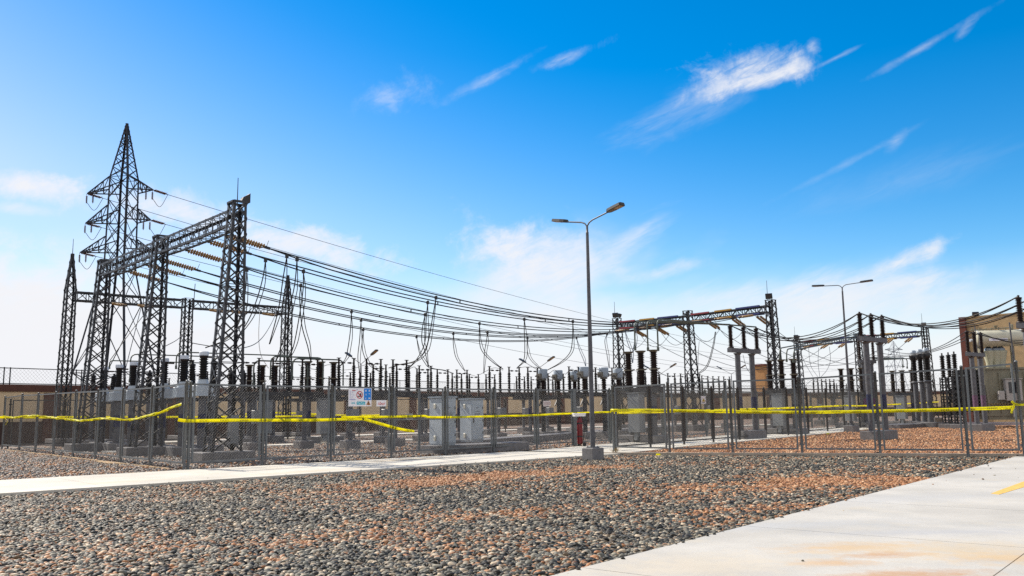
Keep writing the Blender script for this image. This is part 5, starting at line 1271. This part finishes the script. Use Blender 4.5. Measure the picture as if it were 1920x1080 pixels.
# ------------------------------------------------------------------ transformer and building
bx0 = at(1815, 780, 74.0); bx0.z = 0; bd = -V3; bn = V((bd.y, -bd.x, 0))
bh = zat(bx0, 597)
root = empty('substation_building', bx0, 0, 'tan rendered building with a red corner pier behind the power transformer', 'building'); o_ = V(bx0)
mb = MB(); c = bx0+bd*8.0-bn*5.0; mb.box(c+Z3*(bh/2), (16.0, 10.0, bh), bd); mb.build('wall', BWALL, root, o_)
mb = MB(); mb.box(bx0+bd*0.25+bn*0.02+Z3*(bh/2+0.02), (0.5, 0.5, bh+0.1), bd); mb.build('corner_pier', BTRIM, root, o_)
mb = MB(); mb.box(bx0+bd*8+bn*0.0-bn*0.1+Z3*(bh+0.04), (16.1, 0.3, 0.1), bd); mb.build('coping', BWALL, root, o_)
floodlight(root, o_, bx0+bd*1.25-bn*0.1+Z3*bh, V((-0.3, -1, 0)), 0.5)
TR = at(1835, 780, 57.0); TR.z = 0; tdv = V((0.985, -0.17, 0)).normalized(); tnv = V((tdv.y, -tdv.x, 0))
root = empty('power_transformer', TR, 0, 'olive power transformer with a cream conservator drum beside the tan building', 'transformer'); o_ = V(TR)
zz = lambda py: zat(TR, py)
K = 57/1635.0
def X_(px): return (px-1835)*K
mb = MB(); mb.box(TR+tdv*(X_(1915))+Z3*((zz(780)+zz(694))/2)-tnv*0.9, (4.8, 2.2, zz(694)-zz(780)), tdv); mb.box(TR+tdv*X_(1915)+Z3*zz(692)-tnv*0.9, (5.0, 2.4, 0.12), tdv); mb.box(TR+tdv*X_(1915)+Z3*(zz(783))-tnv*0.9, (4.4, 2.0, 0.3), tdv)
for i in range(6): mb.box(TR+tdv*(X_(1852)+i*0.75)+tnv*0.24+Z3*((zz(780)+zz(694))/2), (0.08, 0.12, zz(700)-zz(775)), tdv)
tk = mb.build('tank', OLIVE, root, o_)
zc = zz(634.5); rc = 15.5*K; A = TR+tdv*X_(1841)+Z3*(zc-0.02)-tnv*0.2; 
mb = MB(); mb.lathe(A, [(0.001, 0), (rc*0.75, 0.02), (rc*0.97, 0.06), (rc, 0.12), (rc, 2.80), (rc*0.97, 2.86), (rc*0.8, 2.9), (0.001, 2.92)], 28, tdv); cs = mb.build('conservator', CREAM, root, o_)
mb = MB(); mb.lathe(A+tdv*0.12, [(rc+0.02, 0), (rc+0.02, 0.03)], 28, tdv); mb.lathe(A+tdv*2.78, [(rc+0.02, 0), (rc+0.02, 0.03)], 28, tdv); mb.tube(A-tdv*0.28+Z3*-0.1, A+Z3*-0.1, 0.09, 0.09, 10); mb.build('end_flange', WHITE, cs, o_)
bnd = V((tdv.y, -tdv.x, 0))
cpl = A+tdv*1.25+bnd*(rc+0.012)+Z3*-0.12
mb = MB(); mb.box(cpl, (1.12, 0.02, 0.17), tdv); mb.build('name_plate', SIGNW, cs, o_)
text_obj('TBEA', 0.155, face_matrix(cpl-tdv*0.24+bnd*0.013, tdv, bnd), mat('plate_ink', (0.03, 0.015, 0.16), 0.5), root, depth=0.002)
mb = MB()
for i in range(4):
    for (u, v, w_, h_) in ((0, 0.035, 0.075, 0.014), (0, -0.01, 0.075, 0.014), (-0.02, 0, 0.014, 0.11), (0.02, -0.02, 0.014, 0.07)): mb.box(cpl+tdv*(0.13+i*0.115+u)+bnd*0.012+Z3*v, (w_, 0.006, h_), tdv)
mb.build('plate_glyphs', MATS['plate_ink'], cs, o_)
mb = MB(); zr = zz(619)
mb.tube(TR+tdv*X_(1834)+Z3*zr-tnv*0.1, TR+tdv*X_(1905)+Z3*(zr+0.1)-tnv*0.1, 0.035, 0.035, 8)
for px in (1838, 1850, 1862, 1872, 1884, 1896): mb.tube(TR+tdv*X_(px)+Z3*(zc+rc-0.05)-tnv*0.2, TR+tdv*X_(px)+Z3*(zr+0.14)-tnv*0.1, 0.03, 0.03, 6)
mb.lathe(TR+tdv*X_(1879)+Z3*(zr+0.1)-tnv*0.1, [(0.05, 0), (0.14, 0.12), (0.14, 0.16)], 8); mb.bevbox(TR+tdv*X_(1907)+Z3*(zr+0.15)-tnv*0.1, (0.14, 0.14, 0.35), tdv, 0.03); mb.build('pipework', OLIVE, root, o_)
mb = MB()
for px in (1849, 1905): mb.bar(TR+tdv*X_(px)-tnv*0.2+Z3*(zz(694)), TR+tdv*X_(px)-tnv*0.2+Z3*(zc-rc+0.05), 0.16, 0.2)
mb.bar(TR+tdv*X_(1852)+tnv*0.3+Z3*zz(770), TR+tdv*X_(1846)+tnv*0.2+Z3*zz(655), 0.14); mb.build('bracket', OLIVE, root, o_)
for i, px in enumerate((1867, 1879, 1888)):
    q = TR+tdv*X_(px)-tnv*0.5; mb = MB(); mb.lathe(q+Z3*zz(690), [(0.22, 0), (0.22, 0.3), (0.36, 0.95), (0.38, 1.05), (0.38, 1.1), (0.2, 1.15)], 14); bt = mb.build('turret', mat('turret_paint', (0.42, 0.41, 0.30), 0.5), root, o_)
    m2 = MB(); m2.lathe(q+Z3*(zz(690)+1.15), sheds(0.2, 0.95, 8, 0.65), 12); m2.build('bushing', PORCB, bt, o_); m2 = MB(); m2.lathe(q+Z3*(zz(690)+1.12), [(0.26, 0), (0.26, 0.12), (0.2, 0.18)], 12); m2.build('bushing_collar', HEAD, bt, o_)
for k, px in enumerate((1792, 1806, 1820)):
    mb = MB(); q = TR+tdv*X_(px+28)-tnv*1.2
    for j in range(7): mb.box(q+tnv*(0.32*j-1.0)+Z3*((zz(692)+zz(772))/2), (0.42, 0.06, zz(692)-zz(772)), tdv)
    mb.tube(q-tnv*1.1+Z3*zz(697), q+tnv*1.1+Z3*zz(697), 0.07); mb.tube(q-tnv*1.1+Z3*zz(768), q+tnv*1.1+Z3*zz(768), 0.07); mb.build('radiator', STEELD, root, o_)
mb = MB(); q = TR+tdv*X_(1892)+tnv*0.55; mb.bevbox(q+Z3*((zz(752)+zz(713))/2), (0.95, 0.45, zz(713)-zz(752)), tdv, 0.03); mb.box(q+Z3*(zz(712)), (1.05, 0.55, 0.05), tdv); mb.bevbox(q-tdv*0.75+tnv*0.05+Z3*zz(742), (0.36, 0.3, 0.55), tdv, 0.02); mb.bar(q-tnv*0.2+Z3*zz(752), q-tnv*0.2+Z3*zz(782), 0.12); cbx = mb.build('control_box', mat('beige_box', (0.38, 0.36, 0.34), 0.5), root, o_)
m2 = MB(); m2.box(q+tnv*0.232+Z3*((zz(752)+zz(713))/2+0.15), (0.62, 0.02, 0.7), tdv); m2.build('window', mat('dark_pane', (0.03, 0.03, 0.035), 0.2), cbx, o_)
mb = MB(); mb.tube(TR+tdv*X_(1897)+tnv*0.9+Z3*zz(792), TR+tdv*X_(1893)+tnv*0.9+Z3*zz(609), 0.05, 0.05, 8); mb.tube(TR+tdv*X_(1837)+tnv*0.5+Z3*zz(780), TR+tdv*X_(1837)+tnv*0.5+Z3*zz(612), 0.035, 0.035, 8); mb.build('vent_pipe', TUBE, root, o_)
mb = MB()
for i in range(9): mb.tube(TR+tdv*(X_(1851)+0.16*i)+tnv*0.3+Z3*zz(758), TR+tdv*(X_(1851)+0.16*i)+tnv*0.42+Z3*(zz(758)), 0.06, 0.06, 8)
mb.build('valve', TAN, root, o_)
mb = MB(); q = [gp(1757, 797), gp(1960, 797)]; dd = (q[1]-q[0]).normalized(); nn_ = V((-dd.y, dd.x, 0))
mb.prism([(p.x, p.y) for p in (q[0], q[1], q[1]+nn_*0.3, q[0]+nn_*0.3)], -0.12, 0.2); single(mb, 'bund_kerb', LILAC, 'pale lilac painted kerb in front of the power transformer', 'kerb')
mb = MB(); q0 = gp(1687, 803); q1 = gp(1745, 800); dd = (q1-q0).normalized(); nn_ = V((-dd.y, dd.x, 0)); mb.prism([(p.x, p.y) for p in (q0, q1, q1+nn_*2.2, q0+nn_*2.2)], -0.12, 0.22); single(mb, 'concrete_base', CONC, 'flat concrete base slab behind the red gravel near the pale kerb', 'plinth')

# ------------------------------------------------------------------ perimeter wall and far things
WP = [V((-38, 40.5, 0)), V((-30, 51, 0)), V((-3.4, 92, 0)), V((24.3, 117, 0)), V((47, 126, 0)), V((75, 128, 0))]
WH = 3.3
LABW = ['beyond the side fence', 'behind the tall gantry', 'behind the cabinets', 'behind the painted gantry', 'towards the transformer']
for i in range(len(WP)-1):
    a, b_ = WP[i], WP[i+1]; d = (b_-a).normalized(); L = (b_-a).length; n = V((d.y, -d.x, 0)); n = n if n.dot(-a) > 0 else -n
    root = empty('perimeter_wall', a, 0, 'beige perimeter wall with brown dado and coping '+LABW[i], 'wall'); o_ = V(a)
    mb = MB(); c = (a+b_)/2; mb.box(c+Z3*(WH/2+0.5), (L, 0.3, WH-1.0), d); mb.build('wall', WALLB, root, o_)
    mb = MB(); mb.box(c+Z3*0.55, (L, 0.34, 1.3), d); mb.build('dado', WALLD, root, o_)
    mb = MB(); mb.box(c+Z3*(WH-0.12), (L, 0.44, 0.42), d); mb.build('coping', CAPW, root, o_)
    s = 3.1
    while s < L:
        m2 = MB(); m2.box(a+d*s+n*0.06+Z3*(WH/2-0.2), (0.9, 0.44, WH-0.4), d); m2.build('pier', CAPW, root, o_); s += 8.6
    s = 0.3; k = 0
    m3 = MB(); m3.bar(a+Z3*(WH+1.05), b_+Z3*(WH+1.05), 0.05); m3.bar(a+Z3*(WH+0.14), b_+Z3*(WH+0.14), 0.05)
    while s < L:
        for e in (0, 0.35): m3.bar(a+d*(s+e)+Z3*(WH+0.05), a+d*(s+e)+Z3*(WH+1.1), 0.05)
        s += 4.4
    m3.build('top_rail', STEELD, root, o_)
    m4 = MB(); wire_mesh(m4, a, d, L, WH+0.14, WH+1.05, 0.16, 0.006); m4.build('wire_mesh', WIRE, root, o_)
P = at(1433, 780, 150); P.z = 0; h_ = zat(P, 686); root = empty('guard_house', P, 0, 'small orange rendered building with red roof edge beyond the painted gantry', 'building'); o_ = V(P)
mb = MB(); mb.box(P+Z3*(h_/2), (2.0, 2.2, h_), U3); mb.build('wall', ORANGEW, root, o_); mb = MB(); mb.box(P+Z3*(h_+0.12), (2.5, 2.7, 0.28), U3); mb.build('roof', BTRIM, root, o_)
mb = MB(); mb.box(P-V3*1.12+Z3*(h_*0.75), (0.9, 0.06, 1.2), U3); mb.build('window', PANE, root, o_)
# dry tufts by the fence feet
def tuft(P, label, seed, h=0.22, mt=TAN):
    rnd = random.Random(seed); mb = MB()
    for k in range(26):
        a = rnd.uniform(0, 2*pi); r_ = rnd.uniform(0.02, 0.16); q = P+V((cos(a)*r_*0.4, sin(a)*r_*0.4, 0)); t = P+V((cos(a)*r_*1.5, sin(a)*r_*1.5, rnd.uniform(0.4, 1)*h)); mb.bar(q, t, 0.010, 0.004)
    single(mb, 'weed_tuft', mt, label, 'weed', 'dry weeds', V(P))
tuft(gp(1154, 849.5), 'dry weed tuft at the foot of the first post of the kerb fence', 1)
tuft(gp(1118, 842, 0), 'dry weed beside the street lamp block', 2, 0.12)
tuft(gp(1625, 812), 'dry weed against the block of the taller bus support', 3, 0.3)
tuft(gp(700, 852, 0)+V((0, 0.4, 0)), 'dry weed just behind the gate hinge post', 4, 0.15)
mb = MB(); q = gp(1233, 853.5, 0.0); mb.bevbox(q+V((0, -0.12, 0.03)), (0.13, 0.06, 0.05), V((1, 0.2, 0)), 0.01); single(mb, 'tape_scrap', TAPEM, 'crumpled scrap of yellow tape lying on the pebbles by the kerb', 'scrap', None, V(q))
mb = MB(); q = gp(1552, 814.5, 0.0); mb.bevbox(q+V((0, 0, 0.04)), (0.14, 0.06, 0.07), V((1, 0.3, 0)), 0.01); single(mb, 'tape_scrap', TAPEM, 'yellow tape scrap on the red gravel near the second street lamp', 'scrap', None, V(q))

# ------------------------------------------------------------------ light and sky
SUN_AZ, SUN_EL = radians(-52), radians(41)        # azimuth from +Y, negative to the left
sd = V((sin(SUN_AZ)*cos(SUN_EL), cos(SUN_AZ)*cos(SUN_EL), sin(SUN_EL)))
sl = bpy.data.lights.new('sun', 'SUN'); sl.energy = 5.0; sl.angle = radians(0.5); sl.color = (1.0, 0.91, 0.78)
so = bpy.data.objects.new('sun', sl); COL.objects.link(so); so.rotation_euler = sd.to_track_quat('Z', 'Y').to_euler(); so.location = (-20, 20, 40)
W = bpy.data.worlds.new('World'); scene.world = W; W.use_nodes = True; nt = W.node_tree; N = nt.nodes; L = nt.links
bg = N['Background']; BGS = 0.12; bg.inputs['Strength'].default_value = BGS
sky = N.new('ShaderNodeTexSky'); sky.sky_type = 'NISHITA'; sky.sun_disc = False; sky.sun_elevation = SUN_EL; sky.sun_rotation = SUN_AZ; sky.altitude = 200; sky.air_density = 1.0; sky.dust_density = 0.1; sky.ozone_density = 2.0
hs = N.new('ShaderNodeHueSaturation'); hs.inputs['Saturation'].default_value = 1.54; hs.inputs['Value'].default_value = 1.0; L.new(sky.outputs[0], hs.inputs['Color'])
tc_ = N.new('ShaderNodeTexCoord'); sx = N.new('ShaderNodeSeparateXYZ'); L.new(tc_.outputs['Generated'], sx.inputs[0])
def Mn(op, a, b_=None, c=None, clamp=False):
    x = N.new('ShaderNodeMath'); x.operation = op; x.use_clamp = clamp
    for k_, q_ in enumerate((a, b_, c)):
        if q_ is None: continue
        if isinstance(q_, (int, float)): x.inputs[k_].default_value = q_
        else: L.new(q_, x.inputs[k_])
    return x.outputs[0]
AZ = Mn('ARCTAN2', sx.outputs[0], sx.outputs[1]); EL = Mn('ARCSINE', sx.outputs[2])
cmb = N.new('ShaderNodeCombineXYZ'); L.new(AZ, cmb.inputs[0]); L.new(EL, cmb.inputs[1])
def azel(px, py):
    d = ray(px, py).normalized(); return atan2(d.x, d.y), asin(d.z)
def skynoise(sx_, sy_, rot, detail=5, rough=0.6, dist=0.0, off=(0, 0)):
    mp = N.new('ShaderNodeMapping'); mp.inputs['Rotation'].default_value = (0, 0, rot); L.new(cmb.outputs[0], mp.inputs['Vector'])
    m2 = N.new('ShaderNodeVectorMath'); m2.operation = 'MULTIPLY'; L.new(mp.outputs[0], m2.inputs[0]); m2.inputs[1].default_value = (sx_, sy_, 1)
    m3 = N.new('ShaderNodeVectorMath'); m3.operation = 'ADD'; L.new(m2.outputs[0], m3.inputs[0]); m3.inputs[1].default_value = (off[0], off[1], 0)
    n = N.new('ShaderNodeTexNoise'); n.inputs['Scale'].default_value = 1; n.inputs['Detail'].default_value = detail; n.inputs['Roughness'].default_value = rough; n.inputs['Distortion'].default_value = dist
    L.new(m3.outputs[0], n.inputs['Vector']); return n.outputs['Fac']
nA = skynoise(9, 34, radians(-18), 5, 0.62, 0.6)
nB = skynoise(22, 26, radians(-10), 6, 0.66, 0.3, (7, 3))
nS = skynoise(26, 120, radians(-20), 5, 0.6, 1.2, (3, 5))
nC = skynoise(5, 9, radians(-15), 4, 0.6, 0.3, (1, 9))
def cloud(px, py, rx, ry, rot, op, edge=1.0, nz=None, namp=1.2, wisp=0.6):
    """soft cloud patch of rx by ry photo pixels, long axis turned by rot"""
    a, e = azel(px, py)
    mp = N.new('ShaderNodeMapping'); mp.vector_type = 'TEXTURE'; mp.inputs['Location'].default_value = (a, e, 0); mp.inputs['Rotation'].default_value = (0, 0, radians(rot)); mp.inputs['Scale'].default_value = (rx/FPX, ry/FPX, 1)
    L.new(cmb.outputs[0], mp.inputs['Vector']); ln = N.new('ShaderNodeVectorMath'); ln.operation = 'LENGTH'; L.new(mp.outputs[0], ln.inputs[0]); d = ln.outputs['Value']
    n = nA if nz is None else nz
    f = Mn('SUBTRACT', Mn('MULTIPLY_ADD', n, namp*2, 1.0-namp), d)
    mr = N.new('ShaderNodeMapRange'); mr.interpolation_type = 'SMOOTHSTEP'; mr.inputs['From Min'].default_value = 0.0; mr.inputs['From Max'].default_value = edge; mr.inputs['To Max'].default_value = op
    L.new(f, mr.inputs['Value'])
    if not wisp: return mr.outputs[0]
    return Mn('MULTIPLY', mr.outputs[0], Mn('MULTIPLY_ADD', nS, 2.6*wisp, 1-1.5*wisp, True))
CL = [cloud(1400, 132, 150, 46, 2, 0.9, 1.3, nB, 1.1, 0.9), cloud(1440, 148, 95, 20, 9, 0.85, 0.9, nB, 0.6, 0.6), cloud(1360, 160, 110, 24, 14, 0.55, 1.2, nB, 0.9, 0.8), cloud(1500, 120, 28, 34, 20, 0.5, 1.3, nB, 0.9, 0.7), cloud(1290, 200, 200, 55, 24, 0.30, 1.5, nA, 0.9, 0.8),
      cloud(1735, 86, 130, 9, 21, 0.45, 1.7, nB, 0.9, 0.7), cloud(1806, 58, 30, 12, 40, 0.45, 1.5, nB, 1.0, 0.8), cloud(1568, 108, 64, 6, 18, 0.5, 1.6, nB, 0.8, 0.5), cloud(1522, 90, 26, 18, 55, 0.45, 1.5, nB, 1.1, 0.7),
      cloud(735, 175, 90, 40, 15, 0.42, 1.8, nB, 1.3, 0.8), cloud(915, 148, 125, 13, 25, 0.42, 1.8, nB, 1.0, 0.8), cloud(1062, 108, 100, 14, 17, 0.45, 1.7, nB, 1.1, 0.9),
      cloud(1060, 510, 280, 130, 8, 0.98, 1.3, nC, 0.9, 0.35), cloud(1010, 490, 190, 90, 0, 0.8, 1.3, nB, 1.1, 0.5), cloud(960, 465, 130, 60, -25, 0.85, 1.2, nB, 1.1, 0.5), cloud(1170, 460, 130, 34, 32, 0.6, 1.4, nA, 1.1, 0.9), cloud(1250, 508, 110, 18, 12, 0.6, 1.3, nB, 0.7, 0.7), cloud(1040, 590, 260, 75, 0, 0.9, 1.2, nC, 0.6, 0.3),
      cloud(1680, 494, 110, 22, 22, 0.95, 1.3, nB, 0.8, 0.6), cloud(1745, 470, 40, 22, 40, 0.7, 1.3, nB, 0.9, 0.7), cloud(1720, 530, 130, 24, 10, 0.7, 1.4, nB, 1.0, 0.8), cloud(1480, 560, 330, 60, 3, 0.72, 1.1, nA, 0.8), cloud(1650, 570, 260, 50, 0, 0.55, 1.1, nA, 0.8),
      cloud(60, 352, 130, 30, -6, 0.95, 1.0, nB, 1.0, 0.3), cloud(40, 392, 70, 14, 0, 0.5, 0.9, nB, 0.9), cloud(330, 395, 190, 45, -8, 0.8, 1.0, nB, 1.1, 0.4), cloud(580, 460, 220, 46, -10, 0.88, 0.9, nB, 1.0, 0.3), cloud(250, 460, 200, 50, 0, 0.5, 1.2, nC, 0.8),
      cloud(40, 610, 320, 165, -10, 1.0, 0.7, nB, 0.6, 0.15), cloud(330, 650, 420, 130, 0, 0.92, 0.9, nC, 0.4),
      cloud(1680, 265, 30, 13, 45, 0.24, 1.2, nB, 1.0), cloud(1590, 305, 170, 9, 22, 0.15, 1.2, nB, 0.8), cloud(1690, 340, 260, 50, 10, 0.10, 1.2, nA, 0.6)]
tr = None
for c in CL:
    t = Mn('SUBTRACT', 1.0, c); tr = t if tr is None else Mn('MULTIPLY', tr, t)
# pale air near the horizon, whiter towards the sun
hz = N.new('ShaderNodeMapRange'); hz.interpolation_type = 'SMOOTHSTEP'; e_top = azel(900, 475)[1]; e_bot = azel(900, 690)[1]
hz.inputs['From Min'].default_value = e_top; hz.inputs['From Max'].default_value = e_bot; hz.inputs['To Max'].default_value = 0.93
side = N.new('ShaderNodeMapRange'); side.inputs['From Min'].default_value = -0.5; side.inputs['From Max'].default_value = 0.55; side.inputs['To Min'].default_value = 0.0; side.inputs['To Max'].default_value = 0.012; L.new(AZ, side.inputs['Value'])
L.new(Mn('ADD', Mn('ADD', EL, side.outputs[0]), Mn('MULTIPLY', Mn('SUBTRACT', nC, 0.5), -0.07)), hz.inputs['Value'])
tr = Mn('MULTIPLY', tr, Mn('SUBTRACT', 1.0, hz.outputs[0]))
# cloud veil added out of view behind the camera for white fill light
fill_veil = N.new('ShaderNodeMapRange'); fill_veil.interpolation_type = 'SMOOTHSTEP'; fill_veil.inputs['From Min'].default_value = radians(48); fill_veil.inputs['From Max'].default_value = radians(100); fill_veil.inputs['To Max'].default_value = 1.0
L.new(Mn('ABSOLUTE', Mn('SUBTRACT', AZ, radians(-10))), fill_veil.inputs['Value'])
tr = Mn('MULTIPLY', tr, Mn('SUBTRACT', 1.0, Mn('MULTIPLY', fill_veil.outputs[0], Mn('MULTIPLY_ADD', nC, 0.9, 0.40, True))))
# thin bright veil thickening towards the sun and the ground
wv = Mn('MULTIPLY_ADD', AZ, 0.4, EL); tv = Mn('MULTIPLY', Mn('SUBTRACT', radians(26), wv), 1/radians(24), None, True)
tr = Mn('MULTIPLY', tr, Mn('SUBTRACT', 1.0, Mn('MULTIPLY', Mn('POWER', tv, 2.2), 0.5)))
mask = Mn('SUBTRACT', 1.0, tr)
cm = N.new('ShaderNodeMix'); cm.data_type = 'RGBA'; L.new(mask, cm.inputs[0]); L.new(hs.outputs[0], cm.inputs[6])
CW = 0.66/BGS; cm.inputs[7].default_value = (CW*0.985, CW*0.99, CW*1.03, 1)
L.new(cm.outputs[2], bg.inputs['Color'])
vs_ = scene.view_settings; vs_.view_transform = 'Standard'; vs_.look = 'None'; vs_.exposure = 0.48; vs_.gamma = 1.0
scene.cycles.max_bounces = 4; scene.cycles.diffuse_bounces = 2; scene.cycles.glossy_bounces = 2; scene.cycles.transmission_bounces = 2; W.cycles.sampling_method = 'MANUAL'; W.cycles.sample_map_resolution = 512; scene.cycles.use_denoising = False
